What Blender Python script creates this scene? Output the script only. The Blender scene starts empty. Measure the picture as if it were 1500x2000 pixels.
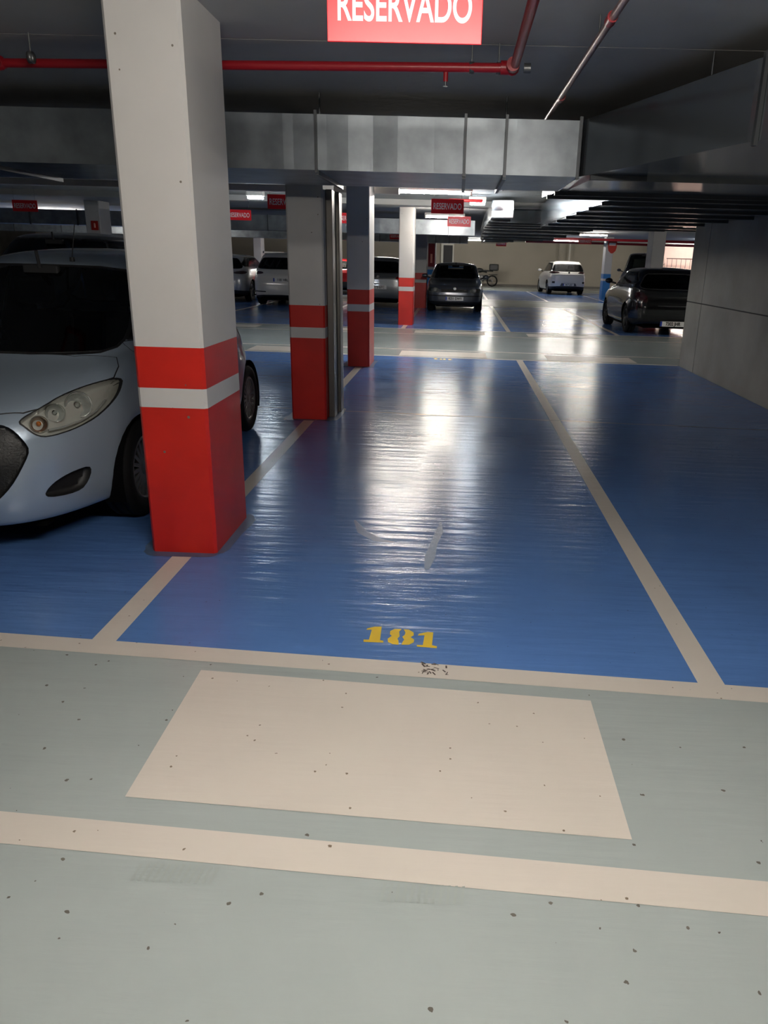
import bpy, bmesh, math, random
import numpy as np
from mathutils import Vector, Matrix
R = math.radians
random.seed(7)
scene = bpy.context.scene
COL = scene.collection

# ------------------------------------------------------------------ materials
def lin(c):
    return tuple((x/255/12.92 if x/255 <= .04045 else ((x/255+.055)/1.055)**2.4) for x in c)+(1,)
MATS = {}
def mat(name, rgb=(128,128,128), rough=.5, metal=0., spec=.5, coat=0., bump=0., bscale=20, bdist=.01, var=0., vscale=5, emit=0, speck=0., sscale=25, anis=None):
    if name in MATS: return MATS[name]
    m = bpy.data.materials.new(name); m.use_nodes = True
    nt = m.node_tree; N = nt.nodes; L = nt.links
    b = N['Principled BSDF']
    b.inputs['Base Color'].default_value = lin(rgb)
    b.inputs['Roughness'].default_value = rough
    b.inputs['Metallic'].default_value = metal
    b.inputs['Specular IOR Level'].default_value = spec
    b.inputs['Coat Weight'].default_value = coat
    b.inputs['Coat Roughness'].default_value = .05
    if emit:
        b.inputs['Emission Color'].default_value = lin(rgb); b.inputs['Emission Strength'].default_value = emit
    tc = N.new('ShaderNodeTexCoord')
    src = None
    if var:
        n = N.new('ShaderNodeTexNoise'); n.inputs['Scale'].default_value = vscale; n.inputs['Detail'].default_value = 6
        L.new(tc.outputs['Object'], n.inputs['Vector'])
        r = N.new('ShaderNodeMapRange'); r.inputs['From Min'].default_value = .3; r.inputs['From Max'].default_value = .7
        r.inputs['To Min'].default_value = 1-var; r.inputs['To Max'].default_value = 1+var
        L.new(n.outputs['Fac'], r.inputs['Value'])
        mx = N.new('ShaderNodeVectorMath'); mx.operation = 'SCALE'; mx.inputs[0].default_value = lin(rgb)[:3]
        L.new(r.outputs['Result'], mx.inputs['Scale']); src = mx.outputs['Vector']
    if speck:
        v = N.new('ShaderNodeTexVoronoi'); v.inputs['Scale'].default_value = sscale
        L.new(tc.outputs['Object'], v.inputs['Vector'])
        gt = N.new('ShaderNodeMath'); gt.operation = 'LESS_THAN'; gt.inputs[1].default_value = speck
        L.new(v.outputs['Distance'], gt.inputs[0])
        # only a share of the cells carry a spot
        sep = N.new('ShaderNodeSeparateColor'); L.new(v.outputs['Color'], sep.inputs['Color'])
        g2 = N.new('ShaderNodeMath'); g2.operation = 'LESS_THAN'; g2.inputs[1].default_value = .16
        L.new(sep.outputs['Red'], g2.inputs[0])
        mu = N.new('ShaderNodeMath'); mu.operation = 'MULTIPLY'; L.new(gt.outputs[0], mu.inputs[0]); L.new(g2.outputs[0], mu.inputs[1])
        mi = N.new('ShaderNodeMix'); mi.data_type = 'RGBA'
        L.new(mu.outputs[0], mi.inputs['Factor'])
        if src: L.new(src, mi.inputs['A'])
        else: mi.inputs['A'].default_value = lin(rgb)
        mi.inputs['B'].default_value = lin((118,108,98)); src = mi.outputs['Result']
    if src: L.new(src, b.inputs['Base Color'])
    if bump:
        n = N.new('ShaderNodeTexNoise'); n.inputs['Scale'].default_value = bscale; n.inputs['Detail'].default_value = 4
        if anis:
            mp = N.new('ShaderNodeMapping'); mp.inputs['Scale'].default_value = anis
            L.new(tc.outputs['Object'], mp.inputs['Vector']); L.new(mp.outputs['Vector'], n.inputs['Vector'])
        else: L.new(tc.outputs['Object'], n.inputs['Vector'])
        bp = N.new('ShaderNodeBump'); bp.inputs['Strength'].default_value = bump; bp.inputs['Distance'].default_value = bdist
        L.new(n.outputs['Fac'], bp.inputs['Height']); L.new(bp.outputs['Normal'], b.inputs['Normal'])
    MATS[name] = m
    return m

def glassmat(name, tint=(40,48,50), rough=.02, vis=.35):
    if name in MATS: return MATS[name]
    m = bpy.data.materials.new(name); m.use_nodes = True
    nt = m.node_tree; N = nt.nodes; L = nt.links; N.clear()
    o = N.new('ShaderNodeOutputMaterial'); t = N.new('ShaderNodeBsdfTransparent'); g = N.new('ShaderNodeBsdfGlossy')
    c = lin(tint); t.inputs['Color'].default_value = c
    g.inputs['Roughness'].default_value = rough; g.inputs['Color'].default_value = (.9,.9,.9,1)
    f = N.new('ShaderNodeFresnel'); f.inputs['IOR'].default_value = 1.45
    mx = N.new('ShaderNodeMixShader')
    L.new(f.outputs[0], mx.inputs['Fac']); L.new(t.outputs[0], mx.inputs[1]); L.new(g.outputs[0], mx.inputs[2]); L.new(mx.outputs[0], o.inputs['Surface'])
    MATS[name] = m
    return m

# ------------------------------------------------------------------ objects
def tag(o, label=None, cat=None, group=None, kind=None):
    if label: o['label'] = label
    if cat: o['category'] = cat
    if group: o['group'] = group
    if kind: o['kind'] = kind
    return o
def empty(name, loc=(0,0,0), rz=0, label=None, cat=None, group=None, kind=None):
    o = bpy.data.objects.new(name, None); COL.objects.link(o); o.location = loc; o.rotation_euler.z = rz
    o.empty_display_size = .1
    return tag(o, label, cat, group, kind)
def children(o): return [c for c in bpy.data.objects if c.parent == o]
def copy_tree(o, parent=None):
    c = o.copy(); COL.objects.link(c)
    if parent: c.parent = parent
    for ch in children(o): copy_tree(ch, c)
    return c

class MB:
    """collects shapes into one mesh"""
    def __init__(s): s.v=[]; s.f=[]; s.m=[]; s.mats=[]; s.cur=0; s.sm=[]
    def use(s, m):
        if m not in s.mats: s.mats.append(m)
        s.cur = s.mats.index(m); return s
    def add(s, vs, fs, M=None, smooth=False):
        k=len(s.v)
        s.v += [tuple(M@Vector(v)) if M is not None else tuple(v) for v in vs]
        for f in fs: s.f.append([i+k for i in f]); s.m.append(s.cur); s.sm.append(smooth)
        return s
    def box(s, x0,x1,y0,y1,z0,z1, M=None, b=0.):
        if b<=0:
            vs=[(x,y,z) for z in (z0,z1) for y in (y0,y1) for x in (x0,x1)]
            return s.add(vs,[(0,2,3,1),(4,5,7,6),(0,1,5,4),(2,6,7,3),(0,4,6,2),(1,3,7,5)],M)
        bm=bmesh.new(); bmesh.ops.create_cube(bm,size=1)
        for v in bm.verts: v.co=Vector(((x0+x1)/2+v.co.x*(x1-x0),(y0+y1)/2+v.co.y*(y1-y0),(z0+z1)/2+v.co.z*(z1-z0)))
        bmesh.ops.bevel(bm,geom=bm.edges[:],offset=b,segments=2,affect='EDGES',profile=.5)
        return s.bm(bm,M)
    def bm(s,bm,M=None,smooth=False):
        bm.verts.ensure_lookup_table(); bm.verts.index_update()
        s.add([v.co[:] for v in bm.verts],[[v.index for v in f.verts] for f in bm.faces],M,smooth); bm.free(); return s
    def cyl(s,p,q,r,r2=None,n=16,caps=True,smooth=True):
        p=Vector(p);q=Vector(q);r2=r if r2 is None else r2
        d=(q-p).normalized();a=d.orthogonal().normalized();b=d.cross(a)
        vs=[];
        for c,rr in ((p,r),(q,r2)):
            for i in range(n):
                t=2*math.pi*i/n; vs.append(tuple(c+a*math.cos(t)*rr+b*math.sin(t)*rr))
        s.add(vs,[(i,(i+1)%n,n+(i+1)%n,n+i) for i in range(n)],None,smooth)
        if caps:
            s.add(vs,[list(range(n))[::-1],list(range(n,2*n))])
        return s
    def tube(s,pts,r,n=10,smooth=True):
        for a,b in zip(pts,pts[1:]): s.cyl(a,b,r,n=n,smooth=smooth)
        for p in pts[1:-1]: s.ball(p,r*1.01)
        return s
    def ball(s,c,r,sc=(1,1,1),n=12,M=None):
        vs=[];fs=[];h=n//2
        for j in range(h+1):
            t=math.pi*j/h
            for i in range(n):
                p=2*math.pi*i/n; vs.append((c[0]+r*sc[0]*math.sin(t)*math.cos(p),c[1]+r*sc[1]*math.sin(t)*math.sin(p),c[2]+r*sc[2]*math.cos(t)))
        for j in range(h):
            for i in range(n): fs.append((j*n+i,(j+1)*n+i,(j+1)*n+(i+1)%n,j*n+(i+1)%n))
        return s.add(vs,fs,M,True)
    def lathe(s,prof,c=(0,0,0),axis='x',n=40,M=None,smooth=True):
        # prof: (radius, offset along the axis)
        vs=[];fs=[];k=len(prof)
        for i in range(n):
            t=2*math.pi*i/n
            for r,h in prof:
                if axis=='x': vs.append((c[0]+h,c[1]+r*math.cos(t),c[2]+r*math.sin(t)))
                elif axis=='z': vs.append((c[0]+r*math.cos(t),c[1]+r*math.sin(t),c[2]+h))
                else: vs.append((c[0]+r*math.cos(t),c[1]+h,c[2]+r*math.sin(t)))
        for i in range(n):
            for j in range(k-1):
                fs.append((i*k+j,i*k+j+1,((i+1)%n)*k+j+1,((i+1)%n)*k+j))
        return s.add(vs,fs,M,smooth)
    def prism(s,poly,z0,z1,M=None):
        n=len(poly)
        vs=[(x,y,z0) for x,y in poly]+[(x,y,z1) for x,y in poly]
        return s.add(vs,[list(range(n))[::-1],list(range(n,2*n))]+[(i,(i+1)%n,n+(i+1)%n,n+i) for i in range(n)],M)
    def build(s,name,m=None,parent=None,loc=None,fix=True,weld=False):
        me=bpy.data.meshes.new(name); me.from_pydata(s.v,[],s.f)
        for mm in (s.mats or [m]): me.materials.append(mm)
        for p,i,sm in zip(me.polygons,s.m,s.sm): p.material_index=i if s.mats else 0; p.use_smooth=sm
        if fix:
            b=bmesh.new(); b.from_mesh(me)
            if weld: bmesh.ops.remove_doubles(b,verts=b.verts,dist=.0004)
            bmesh.ops.recalc_face_normals(b,faces=b.faces); b.to_mesh(me); b.free()
        me.update()
        o=bpy.data.objects.new(name,me); COL.objects.link(o)
        if parent: o.parent=parent
        if loc: o.location=loc
        return o

def text_obj(name, body, size, m, M, parent=None, bold=0., sx=1., depth=.001, space=1.):
    cu=bpy.data.curves.new(name,'FONT'); cu.body=body; cu.size=size; cu.align_x='CENTER'; cu.align_y='CENTER'
    cu.extrude=depth; cu.offset=bold; cu.space_character=space
    t=bpy.data.objects.new(name,cu); COL.objects.link(t)
    bpy.context.view_layer.update()
    me=bpy.data.meshes.new_from_object(t.evaluated_get(bpy.context.evaluated_depsgraph_get()))
    bpy.data.objects.remove(t); bpy.data.curves.remove(cu)
    me.name=name; me.transform(M@Matrix.Diagonal((sx,1,1,1)))
    me.materials.clear(); me.materials.append(m)
    o=bpy.data.objects.new(name,me); COL.objects.link(o)
    if parent: o.parent=parent
    return o
def upright(x,y,z,rz=0):   # text plane standing up, read from -y
    return Matrix.Translation((x,y,z))@Matrix.Rotation(rz,4,'Z')@Matrix.Rotation(R(90),4,'X')

# ------------------------------------------------------------------ cars
def smooth_poly(p,it=1):
    for _ in range(it):
        q=[]
        for i in range(len(p)):
            a=p[i];b=p[(i+1)%len(p)]
            q.append((a[0]*.75+b[0]*.25,a[1]*.75+b[1]*.25)); q.append((a[0]*.25+b[0]*.75,a[1]*.25+b[1]*.75))
        p=q
    return p
def inpoly(x,y,P):
    c=False;j=len(P)-1
    for i in range(len(P)):
        if (P[i][1]>y)!=(P[j][1]>y) and x<(P[j][0]-P[i][0])*(y-P[i][1])/(P[j][1]-P[i][1])+P[i][0]: c=not c
        j=i
    return c
def grow_poly(P,d):
    n=len(P); A=sum(P[i][0]*P[(i+1)%n][1]-P[(i+1)%n][0]*P[i][1] for i in range(n)); s=1 if A>0 else -1
    out=[]
    for i in range(n):
        a=Vector(P[i-1]);b=Vector(P[i]);c=Vector(P[(i+1)%n])
        n1=Vector(((b-a).y,-(b-a).x)).normalized()*s; n2=Vector(((c-b).y,-(c-b).x)).normalized()*s
        m=(n1+n2); m=m.normalized() if m.length>1e-6 else n1
        k=min(2.,1/max(.35,m.dot(n1))); out.append((b.x+m.x*d*k,b.y+m.y*d*k))
    return out
VIEW={'front':(0,2),'rear':(0,2),'side':(1,2),'top':(0,1)}
def view_ok(f,view,L):
    n=f.normal;c=f.calc_center_median()
    if view=='front': return n.y<-.03 and c.y<L*.55
    if view=='rear': return n.y>.03 and c.y>L*.55
    if view=='side': return n.x>.25
    return n.z>.15
def cut_faces(bm,poly,view,L):
    a,b=VIEW[view]
    x0=min(p[0] for p in poly)-.01;x1=max(p[0] for p in poly)+.01;y0=min(p[1] for p in poly)-.01;y1=max(p[1] for p in poly)+.01
    def near():
        r=[]
        for f in bm.faces:
            if not view_ok(f,view,L): continue
            us=[v.co[a] for v in f.verts];vs=[v.co[b] for v in f.verts]
            if max(us)>x0 and min(us)<x1 and max(vs)>y0 and min(vs)<y1: r.append(f)
        return r
    n=len(poly)
    for i in range(n):
        p=poly[i];q=poly[(i+1)%n]
        d=(q[0]-p[0],q[1]-p[1]);l=math.hypot(*d)
        if l<1e-5: continue
        # keep the cut local to this edge
        ex0=min(p[0],q[0])-.04;ex1=max(p[0],q[0])+.04;ey0=min(p[1],q[1])-.04;ey1=max(p[1],q[1])+.04
        fs=[]
        for f in near():
            us=[v.co[a] for v in f.verts];vs=[v.co[b] for v in f.verts]
            if max(us)>ex0 and min(us)<ex1 and max(vs)>ey0 and min(vs)<ey1: fs.append(f)
        if not fs: continue
        co=[0,0,0];co[a]=p[0];co[b]=p[1];no=[0,0,0];no[a]=d[1]/l;no[b]=-d[0]/l
        geom=set(fs)
        for f in fs: geom.update(f.edges);geom.update(f.verts)
        bmesh.ops.bisect_plane(bm,geom=list(geom),plane_co=co,plane_no=no,dist=1e-5)
    bm.normal_update()
    out=[]
    for f in near():
        c=f.calc_center_median()
        if inpoly(c[a],c[b],poly): out.append(f)
    return out

def rings_surface(rings,L,NS=4,NA=34,arches=(),flare=.012,ra=.33,RE=1.75):
    A=np.array(rings,float); n=len(A); rows=[]
    for i in range(n-1):
        p0=A[max(i-1,0)];p1=A[i];p2=A[i+1];p3=A[min(i+2,n-1)]
        m1=(p2-p0)/2;m2=(p3-p1)/2
        # limit tangents so the profile does not overshoot
        d=p2-p1
        m1=np.where(m1*d<=0,0,np.sign(d)*np.minimum(abs(m1),2*abs(d)));m2=np.where(m2*d<=0,0,np.sign(d)*np.minimum(abs(m2),2*abs(d)))
        for k in range(NS):
            t=k/NS;t2=t*t;t3=t2*t
            rows.append((2*t3-3*t2+1)*p1+(t3-2*t2+t)*m1+(-2*t3+3*t2)*p2+(t3-t2)*m2)
    rows.append(A[-1])
    phi=[]
    for i in range(NA*2+1):
        phi.append(math.pi*i/(NA*2))
    V=[]
    for r in rows:
        zf,yf,zs,w,zr,yr,e=r
        yc=(yf+yr)/2
        e0=e
        for p in phi:
            e=e0; c=math.cos(p);s=math.sin(p)
            if c<0: e=min(e*RE,8)
            x=w*abs(s)**(2/e)
            if c>=0: y=yc-(yc-yf)*abs(c)**(2/e); z=zs+(zf-zs)*abs(c)**(1.6)
            else: y=yc+(yr-yc)*abs(c)**(2/e); z=zs+(zr-zs)*abs(c)**(1.6)
            for ay in arches:
                d=math.hypot(y-ay,z-.29)
                if x>.4 and z<.75: x+=flare*math.exp(-((d-ra)/.06)**2)*(x/max(w,.01))**4
            V.append((x,y,z))
    return V,len(rows),len(phi)

def wheel_meshes(rad,width,spokes,rimc,style):
    key=('wheel',rad,width,spokes,rimc.name,style)
    if key in MATS: return MATS[key]
    rr=rad*.66 if style!='big' else rad*.70
    t=MB().use(mat('tyre_rubber',(20,20,21),.8,spec=.2,bump=.25,bscale=60,bdist=.003))
    w=width/2
    t.lathe([(rr,-w*.8),(rr+.01,-w*.92),(rad*.86,-w),(rad*.96,-w*.9),(rad,-w*.7),(rad,-w*.36),(rad-.007,-w*.35),(rad-.007,-w*.3),(rad,-w*.29),(rad,w*.29),(rad-.007,w*.3),(rad-.007,w*.35),(rad,w*.36),(rad,w*.7),(rad*.96,w*.9),(rad*.86,w),(rr+.01,w*.92),(rr,w*.8)],n=48)
    r=MB().use(rimc)
    r.lathe([(rr+.004,w*.82),(rr-.006,w*.9),(rr-.018,w*.86),(rr-.024,w*.6),(rr-.03,-w*.7)],n=48)
    r.lathe([(0,w*.80),(.03,w*.80),(.045,w*.74),(.06,w*.60),(.062,w*.45)],n=24)
    for i in range(spokes):
        a=2*math.pi*i/spokes
        M=Matrix.Rotation(a,4,'X')
        h=(math.pi*rr/spokes)*(.62 if spokes>8 else .42)
        r.add([(w*.74,.035,-.008*1.5),(w*.74,.035,.008*1.5),(w*.80,rr-.01,h*.9),(w*.80,rr-.01,-h*.25),(w*.5,.035,-.010),(w*.5,.035,.010),(w*.55,rr-.01,h*.9),(w*.55,rr-.01,-h*.25)],
              [(0,1,2,3),(7,6,5,4),(0,4,5,1),(2,6,7,3),(1,5,6,2),(0,3,7,4)],M)
    d=MB().use(mat('wheel_well_dark',(7,7,8),.9,spec=.05)); d.lathe([(0,-w*.3),(rr-.02,-w*.3),(rr-.02,-w*.7),(0,-w*.7)],n=24)
    MATS[key]=(t,r,d)
    return MATS[key]

def make_wheel(parent,x,y,rad,width,spokes,rimc,style='n',steer=0):
    t,r,d=wheel_meshes(rad,width,spokes,rimc,style)
    def get(mb,nm):
        k=id(mb),nm
        if k not in MATS:
            o=mb.build(nm,None,None); MATS[k]=o.data; return o
        o=bpy.data.objects.new(nm,MATS[k]); COL.objects.link(o); return o
    o=get(t,'wheel'); o.parent=parent; o.location=(x,y,rad)
    o.rotation_euler=(random.uniform(0,1),0,(0 if x>0 else math.pi)+steer)
    a=get(r,'rim'); a.parent=o
    b=get(d,'brake_drum'); b.parent=o
    return o

def interior(root,L,W,floor_z,dash_y,seat_y,belt,rear_y,fabric,wheel_side=1,roofz=1.45):
    s=MB().use(mat('dash_plastic',(28,28,30),.7))
    # dashboard with a raised hood, sloping top
    s.box(-W*.70,W*.70,dash_y+.2,dash_y+.42,floor_z+.25,belt-.10,b=.04)
    s.box(wheel_side*W*.42-.2,wheel_side*W*.42+.2,dash_y+.24,dash_y+.42,belt-.12,belt-.03,b=.025)
    s.build('dashboard',None,root)
    for sg in (-1,1):
        x=sg*W*.44
        s=MB().use(fabric)
        s.box(x-.24,x+.24,seat_y-.12,seat_y+.40,floor_z+.12,floor_z+.34,b=.05)
        M=Matrix.Translation((x,seat_y+.40,floor_z+.26))@Matrix.Rotation(R(-14),4,'X')
        s.box(-.24,.24,-.06,.08,0,.60,M,b=.05)
        st=s.build('seat',None,root)
        s=MB().use(fabric); M2=Matrix.Translation((x,seat_y+.53,floor_z+.86))@Matrix.Rotation(R(-8),4,'X')
        s.box(-.13,.13,-.05,.05,.02,.2,M2,b=.035); s.cyl((x-.06,seat_y+.54,floor_z+.8),(x-.06,seat_y+.53,floor_z+.95),.007); s.cyl((x+.06,seat_y+.54,floor_z+.8),(x+.06,seat_y+.53,floor_z+.95),.007)
        s.build('headrest',None,st)
    s=MB().use(fabric); s.box(-W*.8,W*.8,rear_y-.3,rear_y,floor_z+.15,floor_z+.36,b=.05); s.box(-W*.8,W*.8,rear_y-.08,rear_y+.08,floor_z+.3,belt+.03,b=.05)
    s.build('rear_bench',None,root)
    s=MB().use(mat('dash_plastic')); c=Vector((wheel_side*W*.42,dash_y+.44,belt-.06)); Rr=.18
    pts=[]
    for i in range(25):
        t=2*math.pi*i/24; pts.append((c.x+Rr*math.cos(t),c.y-math.sin(t)*Rr*.35,c.z+math.sin(t)*Rr*.93))
    s.tube(pts,.014,n=8); s.tube([(c.x-Rr,c.y,c.z),(c.x+Rr,c.y,c.z)],.014); s.cyl((c.x,c.y-.16,c.z-.05),(c.x,c.y,c.z),.04)
    s.build('steering_wheel',None,root)
    s=MB().use(mat('dash_plastic')); s.box(-.11,.11,dash_y+.62,dash_y+.66,roofz-.16,roofz-.10,b=.012); s.cyl((0,dash_y+.6,roofz-.02),(0,dash_y+.62,roofz-.12),.01)
    s.build('rear_view_mirror',None,root)

def car(spec,loc,rz,label,cat='car',name='car',group=None):
    S=spec; L=S['L']; root=empty(name,loc,rz,label,cat,group)
    paint=S['paint']; trim=mat('black_trim_plastic',(22,22,23),.55); well=mat('wheel_well_dark',(7,7,8),.9,spec=.05)
    sh=-L/2
    V,nr,na=rings_surface(S['rings'],L,S.get('NS',4),S.get('NA',34),S['axles'],ra=S['wr']+.05)
    bm=bmesh.new(); vv=[bm.verts.new(v) for v in V]
    for j in range(nr-1):
        for i in range(na-1):
            a=j*na+i
            try: bm.faces.new((vv[a],vv[a+1],vv[a+na+1],vv[a+na]))
            except ValueError: pass
    bmesh.ops.remove_doubles(bm,verts=bm.verts,dist=.0005)
    bmesh.ops.dissolve_degenerate(bm,dist=.0002,edges=bm.edges)
    bmesh.ops.recalc_face_normals(bm,faces=bm.faces)
    bm.faces.ensure_lookup_table()
    # make sure normals point outwards
    f=max(bm.faces,key=lambda f:f.calc_center_median().x)
    if f.normal.x<0: bmesh.ops.reverse_faces(bm,faces=bm.faces)
    bm.normal_update()
    parts={}
    def take(faces,name,m,depth=0.,sides=(1,-1),parent=None,rim=0.,frame=None,split=False):
        fs=[[tuple(v.co) for v in f.verts] for f in faces]
        nr_=[Vector(f.normal) for f in faces]
        bmesh.ops.delete(bm,geom=faces,context='FACES')
        # weld the pieces, keep one sheet, optionally sunk inwards with a rim
        outs=[]
        for grp in ([(1,),(-1,)] if split else [(1,-1)]):
            b2=bmesh.new()
            for sg in grp:
                for f in fs:
                    vs=[b2.verts.new((p[0]*sg,p[1]+sh,p[2])) for p in f]
                    try: b2.faces.new(vs if sg>0 else vs[::-1])
                    except ValueError: pass
            bmesh.ops.remove_doubles(b2,verts=b2.verts,dist=.0008)
            b2.normal_update()
            if depth:
                be=[e for e in b2.edges if len(e.link_faces)==1]
                r=bmesh.ops.extrude_edge_only(b2,edges=be) if False else None
                old={v:v.co.copy() for v in b2.verts}; nv={v:v.normal.copy() for v in b2.verts}
                rimf=[]
                for e in be: rimf.append((old[e.verts[0]],old[e.verts[1]],old[e.verts[1]]-nv[e.verts[1]]*depth,old[e.verts[0]]-nv[e.verts[0]]*depth))
                for v in b2.verts: v.co=old[v]-nv[v]*depth
                for q in rimf:
                    vs=[b2.verts.new(c) for c in q]
                    b2.faces.new(vs)
                bmesh.ops.remove_doubles(b2,verts=b2.verts,dist=.0003)
            for f in b2.faces: f.smooth=True
            me=bpy.data.meshes.new(name); b2.to_mesh(me); b2.free(); me.materials.append(m)
            o=bpy.data.objects.new(name,me); COL.objects.link(o); o.parent=parent or root
            outs.append(o)
        return outs
    for c in S['cuts']:
        nm,view,poly=c['name'],c['view'],c['poly']
        if c.get('center'): poly=[(-.5 if x<0 else x,z) for x,z in poly]
        poly=smooth_poly(poly,c.get('sm',1))
        if c.get('seal'):
            P2=grow_poly(poly,c['seal'])
            cut_faces(bm,P2,view,L)
        fs=cut_faces(bm,poly,view,L)
        if fs:
            if c.get('lens'):
                keep=[[tuple(v.co) for v in f.verts] for f in fs]
            got=take(fs,nm,c['m'],c.get('depth',0),split=c.get('split',False))
            parts.setdefault(nm,[]).extend(got)
            if c.get('lens'):
                for sg,par in zip(((1,),(-1,)) if len(got)>1 else ((1,-1),),got):
                    b2=bmesh.new()
                    for g in sg:
                        for f in keep:
                            vs=[b2.verts.new((p[0]*g,p[1]+sh,p[2])) for p in f]
                            try: b2.faces.new(vs if g>0 else vs[::-1])
                            except ValueError: pass
                    bmesh.ops.remove_doubles(b2,verts=b2.verts,dist=.0008)
                    for f in b2.faces: f.smooth=True
                    me=bpy.data.meshes.new('lens'); b2.to_mesh(me); b2.free(); me.materials.append(c['lens'])
                    lo=bpy.data.objects.new('lens',me); COL.objects.link(lo); lo.parent=par
        if c.get('seal'):
            a,b=VIEW[view]
            fs=[f for f in bm.faces if view_ok(f,view,L) and inpoly(f.calc_center_median()[a],f.calc_center_median()[b],P2)]
            if fs:
                so=take(fs,c.get('sealname','rubber_seal'),c.get('sealm',trim),.002)
                for o in so: o.parent=parts[nm][0] if nm in parts else root
    # wheel arches
    wr=S['wr']
    for ay in S['axles']:
        poly=[(ay+(wr+.045)*math.cos(2*math.pi*i/28),wr+(wr+.045)*math.sin(2*math.pi*i/28)) for i in range(28)]
        fs=cut_faces(bm,poly,'side',L)
        fs=[f for f in fs if f.calc_center_median().x>.45]
        bmesh.ops.delete(bm,geom=fs,context='FACES')
    body=take(list(bm.faces),'body',paint)[0]
    bm.free()
    # wheel wells, underbody
    s=MB().use(well)
    W=max(r[3] for r in S['rings'])
    zb=S['rings'][0][2]
    for ay in S['axles']:
        for sg in (-1,1):
            prof=[];R_=wr+.048
            vs=[];n=20
            for xx in (W*sg*.965,(W-.30)*sg):
                for i in range(n+1):
                    t=math.pi*(-.12+1.24*i/n); vs.append((xx,ay+sh+R_*math.cos(t),wr+R_*math.sin(t)))
            s.add(vs,[(i,i+1,n+2+i,n+1+i) for i in range(n)],None,True)
            s.add(vs[n+1:],[list(range(n+1))])
    y0=S['rings'][0][1]+.1;y1=S['rings'][0][5]-.1
    s.box(-W+.3,W-.3,y0+sh,y1+sh,zb-.03,zb+.1)
    a0,a1=S['axles']
    s.box(-W*.93,W*.93,a0+wr+.07+sh,a1-wr-.07+sh,zb-.02,zb+.1)
    s.build('underbody',None,root)
    for k,ay in enumerate(S['axles']):
        for sg in (-1,1):
            make_wheel(root,sg*(W-.02-S['ww']/2),ay+sh,wr,S['ww'],S['spokes'],S['rim'],S.get('rstyle','n'))
    it=S['inter']
    ino=empty('tmp'); interior(ino,L,W,it[0],it[1],it[2],it[3],it[4],mat('seat_fabric',(38,38,42),.9),-1,roofz=S['H'])
    for o in children(ino):
        o.parent=root; o.location.y+=sh
    bpy.data.objects.remove(ino)
    # door mirrors
    mx,my,mz=S['mirror']
    for sg in (-1,1):
        s=MB().use(S.get('mirror_mat',paint)); M=Matrix.Translation((sg*mx,my+sh,mz))
        s.ball((0,0,0),1,(.095,.055,.062),16,M); s.use(trim); s.cyl((sg*(mx-.17),my+sh+.05,mz-.06),(sg*(mx-.05),my+sh+.01,mz-.03),.022)
        s.build('wing_mirror',None,root)
    return root,sh
def plate(root,x,y,z,txt,face=-1,tilt=0,w=.52,h=.11,white=(225,225,222)):
    o=MB().use(mat('plate_white',white,.35)).box(x-w/2,x+w/2,y-.004,y+.004,z-h/2,z+h/2,b=.002)
    o.use(mat('plate_blue',(30,60,160),.4)); fx=x-w/2 if face<0 else x+w/2
    o.box(min(fx,fx-face*.04),max(fx,fx-face*.04),y-.006,y+.006,z-h/2+.003,z+h/2-.003)
    p=o.build('number_plate',None,root)
    text_obj('plate_number',txt,h*.92,mat('plate_ink',(15,15,18),.5),upright(x-face*.02,y+face*.0062,z,0 if face<0 else math.pi),p,bold=.003,sx=.82)
    return p
TUBE_E=66.; FLD_E=25.; EXPO=2.45
LAMPS=[(-.35,17.9,.8,'x','tube lamp seen edge-on beyond the far-end RESERVADO sign'),(0.,1.15,1.5,'x','tube lamp over the near aisle above the camera'),(-11,1.15,1.5,'x','tube lamp over the near aisle, left of the camera'),
(-.62,12.85,1.5,'x','long lit tube lamp beyond the front duct over the bay end'),(-12,24,1.5,'x','tube lamp over the far aisle at far left'),(7.5,14.5,1.5,'x','tube lamp over the far aisle behind the side wall'),
(5.0,39,1.6,'x','bright tube lamp above the white SUV'),(4.95,30.3,1.0,'x','shorter tube lamp left of the shield sign'),(1.2,43,1.5,'x','added unseen tube lamp lighting the cream wall'),(-5.5,32.6,1.5,'x','added unseen tube lamp lighting the rear columns and bays'),  # last two lamps are unseen, added to light the far hall
(-12,29,1.5,'x','added unseen tube lamp lighting the far left rows'),(11.8,43,1.5,'x','tube lamp over the ramp'),(13.5,43.5,1.5,'x','second tube lamp over the ramp'),(-3.2,39,1.5,'x','added unseen tube lamp lighting the rear bays')]  # far left and rear bay lamps are unseen, added for their light
I10_RINGS=[
(.17,.14, .17,.66, .22,3.45, 3.6),
(.19,.05, .19,.735,.26,3.53, 3.4),
(.32,.0, .32,.785,.40,3.575,3.2),
(.48,.0, .50,.797,.55,3.585,3.2),
(.60,.03,.65,.797,.70,3.57,3.2),
(.69,.07,.77,.79,.85,3.53,3.0),
(.755,.15,.85,.775,.93,3.48,2.9),
(.83,.38,.91,.755,.98,3.45,3.0),
(.90,.68,.955,.735,1.02,3.42,3.2),
(.94,.80,.99,.715,1.06,3.40,3.4),
(1.16,1.13,1.17,.665,1.22,3.28,3.6),
(1.35,1.44,1.35,.60,1.38,3.13,3.8),
(1.425,1.62,1.42,.555,1.44,3.05,3.8),
(1.475,1.88,1.465,.45,1.475,2.85,3.5),
(1.50,2.2,1.495,.25,1.50,2.5,3),
(1.505,2.4,1.505,.0, 1.505,2.4,3)]
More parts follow.
